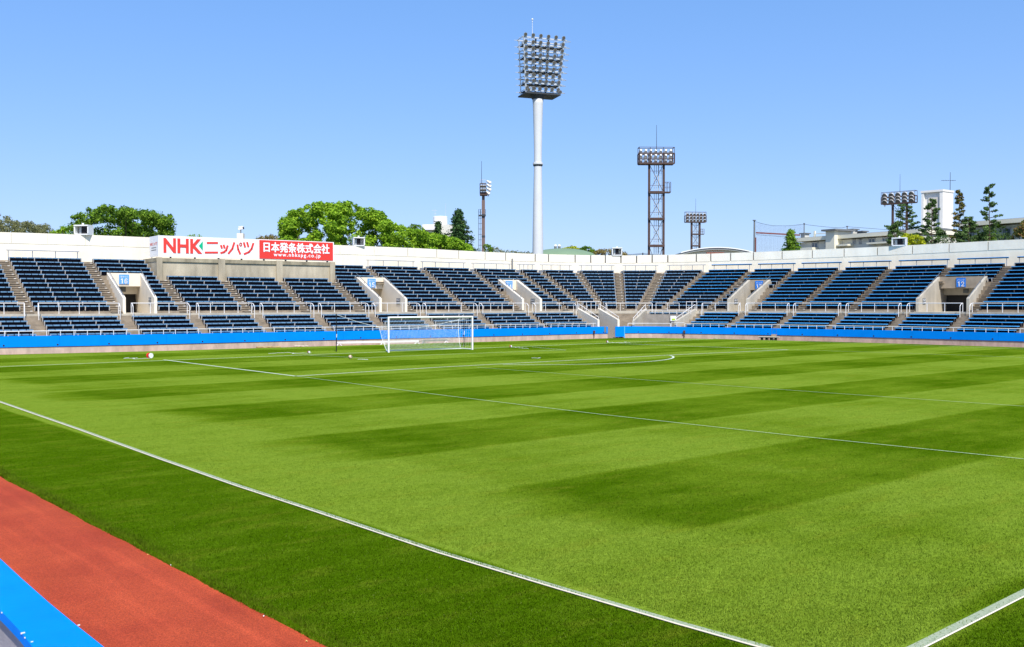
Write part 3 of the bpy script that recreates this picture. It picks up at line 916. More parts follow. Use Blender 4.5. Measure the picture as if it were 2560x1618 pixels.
# ------------------------------------------------------------------ walkway rails
WR = [(-90, 60, 'at the left edge'), (95, 296, 'left of leftmost white gate'), (328, 468, 'in front of leftmost white gate'), (491, 629, 'below the left third of the billboard'),
      (650, 777, 'below the middle of the billboard'), (796, 914, 'below the right third of the billboard'), (930, 1042, 'in front of middle white gate'),
      (1057, 1184, 'right of middle white gate'), (1198, 1313, 'left of third white gate'), (1331, 1434, 'in front and right of third white gate'),
      (1513, 1630, 'in the corner'), (1640, 1698, 'above the corner pit'), (1757, 1851, 'left of narrow concrete gate'), (1868, 1973, 'in front of narrow concrete gate'), (1989, 2102, 'right of narrow concrete gate'),
      (2121, 2253, 'left of wide concrete gate'), (2274, 2407, 'in front of wide concrete gate'), (2431, 2585, 'right of wide concrete gate'), (2610, 2800, 'at the far right')]
for k, (u0, u1, lab) in enumerate(WR):
    d = 4.72; zt = 3.45
    a, b = s_of(u0, d), s_of(u1, d)
    if k == 0: a = 2
    b = min(b, S1 - 1)
    o = thing('walkway_rail', 'white guard rail on the walkway, ' + lab, 'handrail', P((a + b) / 2, d, WALK), 'white guard rails along the walkway')
    m = MB(); m.path([P(s, d, zt) for s in srange(a, b, 3)], 0.032, n=6); m.build('top_rail', M_rail, o)
    n = max(2, int(round((b - a) * STEP / 1.3)))
    for q in range(n + 1):
        s = a + (b - a) * q / n
        m = MB(); m.tube(P(s, d, WALK), P(s, d, zt), 0.026, n=6, caps=False); m.build('post', M_rail, o)
    for s, sg in ((a, 1), (b, -1)):
        if (k == 0 and s == a) or u0 == 1640: continue
        if 1500 < u0 < 1520 and sg == 1: pass
        m = MB(); m.path([P(s, d, zt), P(s, d - 0.35, zt - 0.06), P(s, d - 0.62, zt - 0.28), P(s, d - 0.62, tL(4) + (0.0 if not 1500 < u0 < 1650 else 0.3))], 0.03, n=6)
        m.build('end_post', M_rail, o)

# ------------------------------------------------------------------ gates (stairway mouths)
def wall_prism(mb, e, off0, off1, dA, dB, zbA, ztA, zbB, ztB, n=4):
    for k in range(n):
        x0 = dA + (dB - dA) * k / n; x1 = dA + (dB - dA) * (k + 1) / n
        f0 = k / n; f1 = (k + 1) / n
        sa, sb = e.at(x0), e.at(x1)
        q = [P(sa + off0, x0), P(sa + off1, x0), P(sb + off1, x1), P(sb + off0, x1)]
        zb = [zbA + (zbB - zbA) * f for f in (f0, f0, f1, f1)]; zt = [ztA + (ztB - ztA) * f for f in (f0, f0, f1, f1)]
        mb.hexa([(p.x, p.y, z) for p, z in zip(q, zb)] + [(p.x, p.y, z) for p, z in zip(q, zt)])
GNAME = {'16': 'leftmost of all', '15': 'middle one of the white three', '14': 'the one nearest the corner stair', '13': 'the narrow looking one', '12': 'the widest looking one'}
TH = 0.46   # wall thickness in curve samples (0.23 m)
SGN = {'16': (277, 0), }
for g, (gl, gr) in zip(GATES, gate_edges):
    num, kana, _, _, _, _, light = g
    mm = M_gatewhite if light else M_concl
    o = thing('gate_%s' % 'entrance', ('white walled' if light else 'bare concrete') + ' stairway gate, %s, opening onto the walkway' % GNAME[num], 'stadium gate', P((gl.at(GD0) + gr.at(GD0)) / 2, GD0, WALK), 'numbered stairway gates')
    zf, zb = 3.86, 5.96
    for e, o0, o1 in ((gl, 0, TH), (gr, -TH, 0)):
        mb = MB(); wall_prism(mb, e, o0, o1, GD0, GD1, 2.45, zf, 2.45, zb, n=1)
        wall_prism(mb, e, o0, o1, GD1, GD1 + 3.5, 2.45, 4.9, 2.45, 4.9, n=1)
        mb.build('side_wall', mm, o)
        m = MB(); oo = (o0 + o1) / 2
        m.path([P(gl.at(GD0) + oo if e is gl else gr.at(GD0) + oo, GD0 + 0.25, zf + 0.22), P(e.at(GD1 + 0.3) + oo, GD1 + 0.3, zb + 0.36)], 0.025, n=6)
        for f in (0.05, 0.35, 0.65, 0.95):
            dd = GD0 + 0.25 + (GD1 - GD0) * f; zz = zf + 0.05 + (zb - zf) * f
            m.tube(P(e.at(dd) + oo, dd, zz), P(e.at(dd) + oo, dd, zz + 0.22), 0.02, n=5)
        m.build('handrail', mat('rail_dark_grey', (0.12, 0.14, 0.16), 0.5), o)
    # sloping name panel over the opening, second beam and tunnel roof
    sa, sb = gl.at(GD1 - 0.1) + TH, gr.at(GD1 - 0.1) - TH
    zp0, zp1 = 4.86, zb - 0.01
    mb = MB()
    q = lambda d, z, s: P(s, d, z)
    a1, b1 = gl.at(GD1) + TH, gr.at(GD1) - TH
    mb.hexa([q(GD1 - 0.03, zp0, a1), q(GD1 - 0.03, zp0, b1), q(GD1 + 0.35, zp0, b1), q(GD1 + 0.35, zp0, a1),
             q(GD1 - 0.1, zp1, sa), q(GD1 - 0.1, zp1, sb), q(GD1 + 0.3, zp1, sb), q(GD1 + 0.3, zp1, sa)])
    mb.build('lintel', mm if light else mat('shaded_side_concrete', (0.40, 0.33, 0.25), 0.9, var=0.25, scale=1.2), o)  # concrete gates' lintel: its shade put into a darker, browner tone
    mb = MB(); dd = GD1 + 1.5; a2, b2 = gl.at(dd) + TH, gr.at(dd) - TH
    mb.hexa([q(dd, 4.22, a2), q(dd, 4.22, b2), q(dd + .3, 4.22, b2), q(dd + .3, 4.22, a2), q(dd - 0.3, 4.95, a2), q(dd - 0.3, 4.95, b2), q(dd + .3, 4.95, b2), q(dd + .3, 4.95, a2)])
    mb.build('inner_beam', mm, o)
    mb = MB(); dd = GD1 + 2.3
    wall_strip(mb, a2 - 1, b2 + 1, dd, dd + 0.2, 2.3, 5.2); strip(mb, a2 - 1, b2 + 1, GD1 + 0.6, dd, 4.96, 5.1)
    mb.build('tunnel_shade_lining', mat('tunnel_shade', (0.05, 0.048, 0.045), 0.9), o)  # end wall added close in; the tunnel's darkness put into its colour
    # number sign
    if num == '16': u0, u1 = 297.5, 322
    elif num == '15': u0, u1 = 918.5, 938.5
    elif num == '14': u0, u1 = 1263.5, 1280.5
    elif num == '13': u0, u1 = 1888.5, 1908
    else: u0, u1 = 2391.5, 2414.5
    base = (P(sa, GD1 - 0.1, zp1)); n = tang((sa + sb) / 2).cross(Vector((0, 0, 1))).normalized()  # faces the pitch
    sl0 = (P(sa, GD1 - 0.1, zp1) + P(sb, GD1 - 0.1, zp1)) / 2; sl1 = (P(a1, GD1 - 0.03, zp0) + P(b1, GD1 - 0.03, zp0)) / 2
    ex = (P(sb, GD1 - .1) - P(sa, GD1 - .1)).normalized(); ey = (sl0 - sl1); hh = ey.length; ey.normalize(); ey = (ey - ex * ey.dot(ex)).normalized()
    nn = ex.cross(ey)
    vt = proj(sl0)[1]
    pa = on_plane(u0, vt + 6, sl0, nn); pb = on_plane(u1, vt + 6, sl0, nn)
    wdt = abs((pb - pa).dot(ex)); top = pa - ey * (pa - sl0).dot(ey) - ey * 0.12
    Hs = wdt * 1.02 if wdt < hh * 0.85 else hh * 0.85
    orig = top - ey * Hs + nn * 0.05
    mb = MB(); mb.box(orig + ex * wdt / 2 + ey * Hs / 2, ex * wdt / 2, ey * Hs / 2, nn * 0.03)
    sg = mb.build('number_sign', M_signblue2 if light else M_signblue, o)
    def kid(t, x0, y0, ww, hh_, bd):
        k = text_mesh(t, 'sign_lettering', M_letter, orig + ex * wdt * x0 + ey * Hs * y0 + nn * 0.03, ex, ey, wdt * ww, Hs * hh_, None, bold=bd)
        k.parent = sg
        return k
    DG = {'1': [[(0.22, 0.80), (0.55, 0.97), (0.55, 0.03)]],
          '2': [[(0.08, 0.74), (0.22, 0.93), (0.50, 0.97), (0.78, 0.90), (0.88, 0.70), (0.78, 0.48), (0.40, 0.25), (0.10, 0.05), (0.95, 0.05)]],
          '3': [[(0.08, 0.82), (0.35, 0.97), (0.72, 0.94), (0.86, 0.75), (0.70, 0.55), (0.40, 0.52), (0.72, 0.48), (0.90, 0.27), (0.72, 0.06), (0.35, 0.02), (0.06, 0.18)]],
          '4': [[(0.70, 0.02), (0.70, 0.97), (0.05, 0.30), (0.98, 0.30)]],
          '5': [[(0.88, 0.95), (0.20, 0.95), (0.12, 0.50), (0.50, 0.60), (0.85, 0.48), (0.90, 0.25), (0.70, 0.05), (0.30, 0.02), (0.06, 0.16)]],
          '6': [[(0.86, 0.84), (0.60, 0.97), (0.28, 0.88), (0.10, 0.55), (0.12, 0.22), (0.38, 0.03), (0.72, 0.06), (0.90, 0.28), (0.72, 0.52), (0.38, 0.54), (0.14, 0.36)]]}
    for ci, ch in enumerate(num):
        dm = MB(); cw = wdt * 0.30; hh_ = Hs * 0.50; lw_ = wdt * 0.085
        o0_ = orig + ex * (wdt * (0.14 + 0.40 * ci)) + ey * Hs * 0.08 + nn * 0.045
        for st_ in DG[ch]:
            pp = [o0_ + ex * cw * x + ey * hh_ * y for x, y in st_]
            for a_, b__ in zip(pp[:-1], pp[1:]):
                dd_ = (b__ - a_).normalized(); sd_ = dd_.cross(nn)
                dm.box((a_ + b__) / 2, (b__ - a_) / 2 + dd_ * lw_ * 0.4, sd_ * lw_ / 2, nn * 0.01)
        dk_ = dm.build('number', M_letter, sg)
    kid(kana, 0.12, 0.66, 0.76, 0.22, 0.0)
    # row plate on the side wall that faces the camera
    e, off, sgn = (gr, -TH, -1) if light else (gl, TH, 1)
    f0, f1 = (0.22, 0.42) if num != '12' else (0.20, 0.36)
    d_a, d_b = GD0 + (GD1 - GD0) * f0 * 0.9, GD0 + (GD1 - GD0) * f1 * 0.85
    pA, pB = P(e.at(d_a) + off, d_a), P(e.at(d_b) + off, d_b)
    if light: pA, pB = pB, pA
    exx = (pB - pA); ww = exx.length; exx.normalize(); eyy = Vector((0, 0, 1)); nz = exx.cross(eyy)
    zc = 3.62
    mb = MB(); mb.box((pA + pB) / 2 + Vector((0, 0, zc)) + nz * 0.02, exx * ww / 2, eyy * 0.28, nz * 0.018)
    pl = mb.build('row_plate', M_plate, o)
    txt = {'16': ('S-16', '28-30'), '15': ('50-61', '(26-30)'), '14': ('50-61', '(24-27)'), '13': ('8-17', '(1-7)'), '12': ('8-27', '(1-44)')}[num]
    for t_, yy_ in ((txt[0], 0.03), (txt[1], -0.24)):
        k = text_mesh(t_, 'row_lettering', M_letter, pA + exx * ww * 0.08 + Vector((0, 0, zc + yy_)) + nz * 0.04, exx, eyy, ww * 0.84, 0.19, None, bold=0.03)
        k.parent = pl
    # small dark notice on the inner beam
    if num in ('16', '12'):
        un = 307 if num == '16' else 2414.5
        pp = P((a2 + b2) / 2, GD1 + 1.2 - 0.02); q0 = on_plane(un, proj(P((a2 + b2) / 2, GD1 + 1.25, 4.6))[1], P((a2 + b2) / 2, GD1 + 1.22, 4.6), nrm((a2 + b2) / 2))
        mb = MB(); mb.box(q0, tang((a2 + b2) / 2) * 0.24, nrm(a2) * 0.03, Vector((0, 0, 0.19))); nt_ = mb.build('notice', M_plate, o)

# white corner stair pit and grey pit in the lower tier
def pit(e0, e1, label, mm, back_d, zf, zb, back_wall, bm):
    o = thing('stair_pit', label, 'stadium stair', P((e0.at(1) + e1.at(1)) / 2, 0.5, 0), 'corner stair pits')
    for e, o0, o1 in ((e0, 0, TH), (e1, -TH, 0)):
        mb = MB(); bd = 4.55
        wall_prism(mb, e, o0, o1, 0.28, bd, 0.0, zf, 0.0, zb, n=1); mb.build('side_wall', mm, o)
        oo = (o0 + o1) / 2
        m = MB(); m.path([P(e.at(0.3) + oo, 0.3, zf), P(e.at(0.3) + oo, 0.3, zf + 0.28), P(e.at(bd) + oo, bd, zb + 0.46), P(e.at(bd) + oo, bd, zb)], 0.028, n=6)
        for f in (0.33, 0.66):
            dd = 0.3 + (bd - 0.3) * f
            m.tube(P(e.at(dd) + oo, dd, zf + (zb - zf) * f), P(e.at(dd) + oo, dd, zf + 0.28 + (zb + 0.18 - zf) * f), 0.022, n=5)
        m.build('handrail', M_rail, o)
    mb = MB(); a, b = e0.at(back_d) + TH, e1.at(back_d) - TH
    wall_strip(mb, a, b, back_d, back_d + 0.2, 0.0, back_wall); mb.build('back_wall', bm, o)
    mb = MB(); strip(mb, e0.at(2), e1.at(2), 0.28, back_d, -0.3, 0.02, faces='tf'); mb.build('floor', M_conc, o)
    return o
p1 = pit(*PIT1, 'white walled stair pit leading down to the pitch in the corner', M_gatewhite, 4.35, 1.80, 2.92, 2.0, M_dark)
m = MB(); d = 4.5; a, b = PIT1[0].at(d), PIT1[1].at(d)
m.path([P(a, d, WALK), P(a, d, 3.62), P(b, d, 3.62), P(b, d, WALK)], 0.03)
for k in range(1, 5): s = a + (b - a) * k / 5; m.tube(P(s, d, WALK), P(s, d, 3.62), 0.025)
m.build('platform_rail', M_rail, p1)
m = MB(); strip(m, a, b, d - 0.12, d + 0.1, WALK - 0.28, WALK + 0.01); m.build('platform_edge', M_concl, p1)
p2 = pit(*PIT2, 'bare concrete stair pit with grey back wall right of the white stair', M_concl, 3.2, 1.68, 2.85, 2.30, mat('shaded_pit_concrete', (0.30, 0.27, 0.235), 0.9, var=0.3, scale=1.2))  # back wall's shade put into a darker concrete
m = MB(); d = 3.3; a, b = PIT2[0].at(d), PIT2[1].at(d)
m.path([P(a, d, 2.3), P(a, d, 2.72)] + [P(s, d, 2.72) for s in srange(a, b, 4)] + [P(b, d, 2.3)], 0.03)
for k in range(1, 7): s = a + (b - a) * k / 7; m.tube(P(s, d, 2.3), P(s, d, 2.72), 0.022)
m.build('back_rail', M_rail, p2)
m = MB(); d = 4.55; a, b = s_of(1716, d), s_of(1742, d)
m.path([P(a, d, WALK), P(a, d, 3.6), P(b, d, 3.6), P(b, d, WALK)], 0.03); s = (a + b) / 2; m.tube(P(s, d, WALK), P(s, d, 3.6), 0.025)
m.path([P(a, d, 2.95), P(b, d, 2.95)], 0.02)
m.build('platform_rail', M_rail, p2)
s = s_of(1683, 3.1); c = P(s, 3.12, 0)
c = on_plane(1683.5, 796.5, P(s, 3.1, 0), nrm(s))
o = thing('notice_board', 'small white notice with a yellow green picture on the grey pit wall', 'sign', c)
mb = MB(); mb.box(c, tang(s) * 0.30, nrm(s) * 0.02, Vector((0, 0, 0.27))); mb.build('board', M_board, o)
mb = MB(); mb.box(c - Vector((0, 0, 0.10)) - nrm(s) * 0.025, tang(s) * 0.17, nrm(s) * 0.004, Vector((0, 0, 0.10))); mb.build('picture', mat('notice_green', (0.45, 0.62, 0.05), 0.6), o)

# ------------------------------------------------------------------ concrete block and billboard
ss0, ss1 = BLK_S0, BLK_S1
o = thing('concrete_block', 'weathered concrete block wall with pilasters standing under the billboard', 'wall', P((ss0 + ss1) / 2, 12.5, 5))
pA = P(ss0, 12.5); pB = P(ss1, 12.5)
ex = (pB - pA); LB_ = ex.length; ex.normalize(); ny = Vector((-ex.y, ex.x, 0))
def bx(mb, x0, x1, y0, y1, z0, z1):
    q = [pA + ex * x0 + ny * y0, pA + ex * x1 + ny * y0, pA + ex * x1 + ny * y1, pA + ex * x0 + ny * y1]
    mb.hexa([(p.x, p.y, z0) for p in q] + [(p.x, p.y, z1) for p in q])
def lx(u, yoff=0.0):
    p = on_plane(u, 700, pA + ny * yoff, ny); return (p - pA).dot(ex)
mb = MB(); bx(mb, 0, LB_, 0, 3.9, 4.8, 7.0); mb.build('wall', M_block, o)
mb = MB(); bx(mb, -0.03, LB_ + 0.03, -0.12, 3.86, 7.0, 7.32); mb.build('top_band', M_band, o)
for u0, u1 in ((391, 405), (545, 561.5), (690, 705), (824, 836)):
    mb = MB(); bx(mb, lx(u0), lx(u1), -0.16, -0.002, 4.8, 7.36); mb.build('pilaster', M_block, o)
bo = thing('billboard', 'long white and red advertising billboard on the concrete block', 'billboard', pA + Vector((0, 0, 7.3)))
zb0, zb1 = 7.45, 9.24
yo = 0.05
uw0 = lx(396.5, yo); uw1 = lx(648.3, yo); uw2 = lx(834.5, yo)
mb = MB(); bx(mb, uw0, uw1, yo, yo + 0.25, zb0, zb1); bx(mb, uw0, uw0 + 0.05, yo + 0.25, yo + 2.6, zb0, zb1); mb.build('white_panel', M_board, bo)
mb = MB(); bx(mb, uw1 + 0.03, uw2 - 0.08, yo - 0.02, yo + 0.25, zb0 + 0.06, zb1 - 0.05); mb.build('red_panel', M_red, bo)
mb = MB(); bx(mb, uw1, uw2 + 0.04, yo + 0.03, yo + 0.30, zb0, zb1 + 0.02); mb.build('white_frame', M_board, bo)
mb = MB()
for x in np.arange(uw0 + 1, uw2, 2.1): bx(mb, x, x + 0.12, yo + 0.05, yo + 0.2, 7.32, zb0)
mb.build('feet', M_dark, bo)
def bz(u, v):   # height on the board face for a picture point
    return on_plane(u, v, pA + ny * yo, ny).z
def btext(t, u0, u1, vt0, vb0, material, bold, space=1.0, fat=0.0):
    xa, xb = lx(u0, yo), lx(u1, yo)
    um = (u0 + u1) / 2
    z1_, z0_ = bz(um, vt0), bz(um, vb0)
    org = pA + ny * (yo - 0.03) + ex * xa; org.z = z0_
    return text_mesh(t, 'lettering', material, org, ex, Vector((0, 0, 1)), xb - xa, z1_ - z0_, bo, bold=bold, push=0.008, space=space, fat=fat)
def cz(y): return 480 + y / 3.624
btext('NHK', 409, 506, cz(423), cz(556), M_lred, 0.035)
# katakana drawn as strokes
def strokes(name, material, segs, wd):
    mb = MB()
    def pt(x, y):
        u = 400 + x / 3.624; v = 480 + y / 3.624
        p = on_plane(u, v, pA + ny * (yo - 0.02), ny); return p
    for sgm in segs:
        pts = [pt(*q) for q in sgm]
        for a, b in zip(pts[:-1], pts[1:]):
            d = (b - a); a2 = a - d.normalized() * wd * 0.35; b2 = b + d.normalized() * wd * 0.35
            mb.bar(a2, b2, 0.02, wd, up=Vector((0, 0, 1))) if False else None
            side = d.normalized().cross(ny)
            c = (a2 + b2) / 2; mb.box(c, (b2 - a2) / 2, side * wd / 2, ny * 0.012)
    return mb.build(name, material, bo)
W = 0.17
strokes('katakana_lettering', M_lred, [
    [(430, 462), (520, 462)], [(412, 549), (520, 549)],
    [(553, 487), (560, 507)], [(578, 484), (584, 505)], [(612, 490), (600, 527), (580, 545), (553, 553)],
    [(672, 462), (655, 515), (622, 556)], [(702, 482), (708, 520), (726, 560)],
    [(760, 462), (770, 497)], [(790, 460), (800, 495)], [(845, 468), (830, 515), (805, 545), (765, 562)]], W)
ring = [(731 + 9 * math.cos(t), 476 + 14 * math.sin(t)) for t in np.linspace(0, 2 * math.pi, 13)]
strokes('katakana_lettering', M_lred, [ring], 0.08)
mb = MB()
tri = [on_plane(400 + x / 3.624, 480 + y / 3.624, pA + ny * (yo - 0.05), ny) for x, y in ((354, 487), (388, 530), (388, 447))]
mb.poly(tri); mb.poly([p + ny * 0.03 for p in reversed(tri)])
mb.build('green_triangle', M_green, bo)
btext('日本発条株式会社', 659.5, 823, cz(466), cz(552), M_letter, 0.0, 1.0, 0.028)
btext('www.nhkspg.co.jp', 684, 801, cz(556), cz(600), M_letter, 0.022, 1.3)
# small copy of the lettering on the end face of the board
eo = pA + ex * uw0 + ny * (yo + 2.5)
text_mesh('NHKニッパツ', 'lettering', M_lred, Vector((eo.x, eo.y, 8.42)) - ny * 0.1, -ny, Vector((0, 0, 1)), 2.1, 0.3, bo, bold=0.02)
mb = MB()
for z in (8.2, 8.0): mb.quad(*[(p.x, p.y, zz) for p, zz in ((eo - ny * 0.5 - ex * 0.01, z), (eo - ny * 1.9 - ex * 0.01, z), (eo - ny * 1.9 - ex * 0.01, z + 0.07), (eo - ny * 0.5 - ex * 0.01, z + 0.07))])
mb.build('small_print', M_plate, bo)

# camera pillar on the wall behind the billboard
c = at(602, 590, 92); cb = Vector((c.x, c.y, 0))
o = thing('camera_pillar', 'cream pillar with a white security camera above the billboard', 'camera', cb)
zt = at(602, 584, 92).z
mb = MB(); mb.box((c.x, c.y, (zt + 5) / 2), RT * 0.29, Vector((FW.x, FW.y, 0)) * 0.29, Vector((0, 0, (zt - 5) / 2))); mb.build('pillar', M_white, o)
mb = MB(); mb.tube((c.x, c.y, zt), (c.x, c.y, zt + 0.42), 0.06); mb.build('mount', M_plate, o)
mb = MB(); mb.bar(Vector((c.x, c.y, zt + 0.42)) - RT * 0.22, Vector((c.x, c.y, zt + 0.50)) + RT * 0.2, 0.2, 0.2); mb.bar(Vector((c.x, c.y, zt + 0.62)) - RT * 0.2, Vector((c.x, c.y, zt + 0.66)) + RT * 0.25, 0.12, 0.1); mb.build('camera_body', M_lampw, o)
mb = MB(); mb.bar(Vector((c.x, c.y, zt + 0.50)) + RT * 0.18, Vector((c.x, c.y, zt + 0.52)) + RT * 0.30, 0.18, 0.18); mb.build('camera_lens', M_dark, o)

# ------------------------------------------------------------------ loudspeaker boxes on the wall top
for u, v0, v1, wpx, lab, facing in ((209, 563, 588, 38, 'behind leftmost white gate', -0.1), (897, 597, 619, 29, 'right of the billboard', 0.35), (1542, 622, 642, 25, 'above the corner', 0.0), (2247, 593, 614, 34, 'left of the yellow green bush', -0.55)):
    s = s_of(u, DW + 0.1); p = P(s, DW + 0.1); dep = proj((p.x, p.y, 9))[2]
    k = dep / FOC
    hw = wpx * k / 2; hh = (v1 - v0) * k / 2
    zc = wall_top(s) - 0.02 + hh
    c = Vector((p.x, p.y, zc))
    o = thing('loudspeaker', 'white loudspeaker box on the back wall, ' + lab, 'loudspeaker', (p.x, p.y, wall_top(s)), 'loudspeakers on the wall')
    fx = (RT * math.cos(facing) + FW * math.sin(facing)); fx.z = 0; fx.normalize(); fy = Vector((-fx.y, fx.x, 0))  # fy points away
    def box2(mb, x0, x1, y0, y1, z0, z1, sh=0.0):
        q = [(x0, y0, z0), (x1, y0, z0), (x1, y1, z0), (x0, y1, z0), (x0, y0, z1), (x1, y0, z1), (x1, y1, z1), (x0, y1, z1)]
        mb.hexa([c + fx * a + fy * b + Vector((0, 0, cc)) for a, b, cc in q])
    mb = MB(); t = 0.1
    box2(mb, -hw, hw, -0.35, 0.55, hh - t, hh); box2(mb, -hw, hw, -0.25, 0.55, -hh, -hh + t)
    box2(mb, -hw, -hw + t, -0.3, 0.55, -hh + t, hh - t); box2(mb, hw - t, hw, -0.3, 0.55, -hh + t, hh - t)
    box2(mb, -hw + t, hw - t, 0.45, 0.55, -hh + t, hh - t); mb.build('cabinet', M_lampw, o)
    mb = MB(); box2(mb, -hw * 0.25, hw * 0.35, 0.05, 0.4, -hh + t + 0.04, hh - t - 0.02); mb.build('horn', M_dark, o)
    mb = MB(); box2(mb, -hw * 0.6, -hw * 0.3, 0.1, 0.3, -hh + t + 0.04, hh - t - 0.1); mb.build('inner_flare', M_lampgrey, o)
    mb = MB(); mb.tube(c + Vector((0, 0, hh)), c + Vector((0, 0, hh + 0.16)), 0.09); mb.build('eye_bolt', M_lampw, o)

# ------------------------------------------------------------------ goal
gx = [-3.66, 3.66]; H = 2.44
go = thing('football_goal', 'white football goal with a loose white net on the far goal line', 'goal', (0, 0, 0))
GO = Vector((-0.12, 0, 0))
gpL = ground(971.8, 881.5); gpR = ground(1181.1, 874.4)
for p in (gpL, gpR):
    mb = MB(); mb.tube((p.x, p.y, 0), (p.x, p.y, H + 0.06), 0.065, n=12); mb.build('post', M_post, go)
mb = MB(); mb.tube((gpL.x, gpL.y, H + 0.0), (gpR.x, gpR.y, H + 0.0), 0.065, n=12); mb.build('crossbar', M_post, go)
# net: front top edge on the bar, slack rear top edge, pegged rear bottom edge
def on_y(u, v, y):
    d = ray(u, v); t = (y - CY) / d.y; return CP + d * t
rtl = on_y(949, 819, 1.7); rtr = on_y(1147, 799, 1.5)
rbl = ground(966.5, 876.8, 0.03); rbr = ground(1151.4, 871, 0.03)
def lerp(a, b, t): return a + (b - a) * t
nx, nz_, nd = 60, 20, 16
def back(i, j):   # i across, j up
    t = i / nx; b = lerp(rbl, rbr, t); tp = lerp(rtl, rtr, t)
    tp = tp + Vector((0, -0.2, -0.35)) * (4 * t * (1 - t)) ** 1.0 * (1 - 0.4 * t)
    q = lerp(b, tp, j / nz_); q = q + Vector((0, 0.12, 0)) * math.sin(math.pi * j / nz_); return q
def roof(i, j):   # j from bar to the back top
    t = i / nx; a = lerp(Vector((gpL.x, gpL.y, H)), Vector((gpR.x, gpR.y, H)), t); b = back(i, nz_)
    q = lerp(a, b, j / nd); q.z -= 0.10 * math.sin(math.pi * j / nd); return q
def sidep(right, i, j):  # i from post to back, j up
    p = gpR if right else gpL
    a = lerp(Vector((p.x, p.y, 0.02)), Vector((p.x, p.y, H)), j / nz_)
    b = back(nx if right else 0, j)
    return lerp(a, b, i / 14)
mb = MB()
def cord3(pts, r=0.0036):
    for a, b in zip(pts[:-1], pts[1:]): mb.tube(a, b, r, n=3, caps=False)
for i in range(0, nx + 1): cord3([back(i, j) for j in range(0, nz_ + 1, 3)])
for j in range(0, nz_ + 1): cord3([back(i, j) for i in range(0, nx + 1, 6)] + [back(nx, j)])
for i in range(0, nx + 1, 2): cord3([roof(i, j) for j in range(0, nd + 1, 4)], 0.0035)
for j in range(0, nd + 1, 2): cord3([roof(i, j) for i in range(0, nx + 1, 6)] + [roof(nx, j)], 0.0035)
for right in (False, True):
    for i in range(0, 15, 2): cord3([sidep(right, i, j) for j in range(0, nz_ + 1, 4)], 0.0035)
    for j in range(0, nz_ + 1, 2): cord3([sidep(right, 0, j), sidep(right, 14, j)], 0.0035)
mb.build('net', M_net, go)
mb = MB(); mb.path([back(i, nz_) for i in range(0, nx + 1, 4)] + [back(nx, nz_)], 0.012, n=5); mb.path([back(0, j) for j in range(0, nz_ + 1, 4)], 0.016, n=5); mb.path([back(nx, j) for j in range(0, nz_ + 1, 4)], 0.016, n=5)
mb.build('net_rope', M_net, go)
mb = MB(); mb.path([(gpL.x + 0.05, gpL.y + 0.1, 0.04), rbl, rbr, (gpR.x, gpR.y + 0.05, 0.04)], 0.035, n=8); mb.build('ground_bar', M_post, go)
bl = ground(841, 879.3); br = ground(1160, 867.3)
for p, q, lab in ((bl, rtl, 'left of the goal net'), (br, rtr, 'right behind the goal net')):
    dep = proj((p.x, p.y, 0))[2]; hgt = 92.5 * dep / FOC if p is bl else 81 * dep / FOC
    o = thing('net_pole', 'slim black net pole standing ' + lab, 'pole', (p.x, p.y, 0), 'black net poles')
    mb = MB(); mb.tube((p.x, p.y, 0), (p.x, p.y, hgt), 0.034 if p is bl else 0.028, n=8); mb.build('pole', M_black, o)
    mb = MB(); mb.lathe((p.x, p.y, hgt - 0.02), [(0.05, 0), (0.05, 0.05), (0.02, 0.08)], n=10); mb.build('cap', M_black, o)
    mb = MB(); mb.tube((p.x, p.y, 0.95), (p.x + 0.01, p.y - 0.04, 1.25), 0.028, n=6); mb.build('cleat', M_post, o)
    mb = MB(); a = Vector((p.x, p.y, hgt)); b = q; cc = (a + b) / 2 - Vector((0, 0, 0.06 if p is bl else 0.0)); mb.path([a, cc, b], 0.011, n=5); mb.build('guy_rope', M_net, o)

# ------------------------------------------------------------------ long white pole and planks on trestles behind the goal
a = ground(843, 864); b = ground(1046, 859.5); a.z = 0.33; b.z = 0.36
a = on_y(843, 857, a.y); b = on_y(1046, 853, b.y)
o = thing('white_beam', 'very long white beam resting on low trestles behind the goal', 'beam', (a + b) / 2)
mb = MB(); mb.bar(a, b, 0.16, 0.13); mb.build('beam', M_post, o)
for t in (0.02, 0.55, 0.98):
    p = lerp(a, b, t); mb = MB()
    mb.bar((p.x - 0.25, p.y - 0.05, 0.02 - 0.04), (p.x, p.y, p.z - 0.06), 0.06); mb.bar((p.x + 0.25, p.y - 0.05, -0.02), (p.x, p.y, p.z - 0.06), 0.06)
    mb.build('trestle', M_post, o)
c = on_y(1048, 853.5, b.y + 0.1); e = on_y(1127, 851, b.y + 0.1)
o = thing('plank_stack', 'stack of grey green planks on small trestles beside the long white beam', 'planks', (c + e) / 2)
mplank = mat('plank_grey_green', (0.20, 0.22, 0.16), 0.8, var=0.3, scale=3)
for k in range(3):
    mb = MB(); dz = Vector((0, 0.12 * k - 0.1, 0.07 * (k % 2))); mb.bar(c + dz + Vector((0.3 * k, 0, 0)), e + dz - Vector((0.4 * (2 - k), 0, 0)), 0.12, 0.05); mb.build('plank', mplank, o)
for t in (0.15, 0.85):
    p = lerp(c, e, t); mb = MB(); mb.bar((p.x - 0.2, p.y, -0.03), (p.x, p.y, p.z - 0.03), 0.06); mb.bar((p.x + 0.2, p.y, -0.03), (p.x, p.y, p.z - 0.03), 0.06); mb.build('trestle', M_post, o)
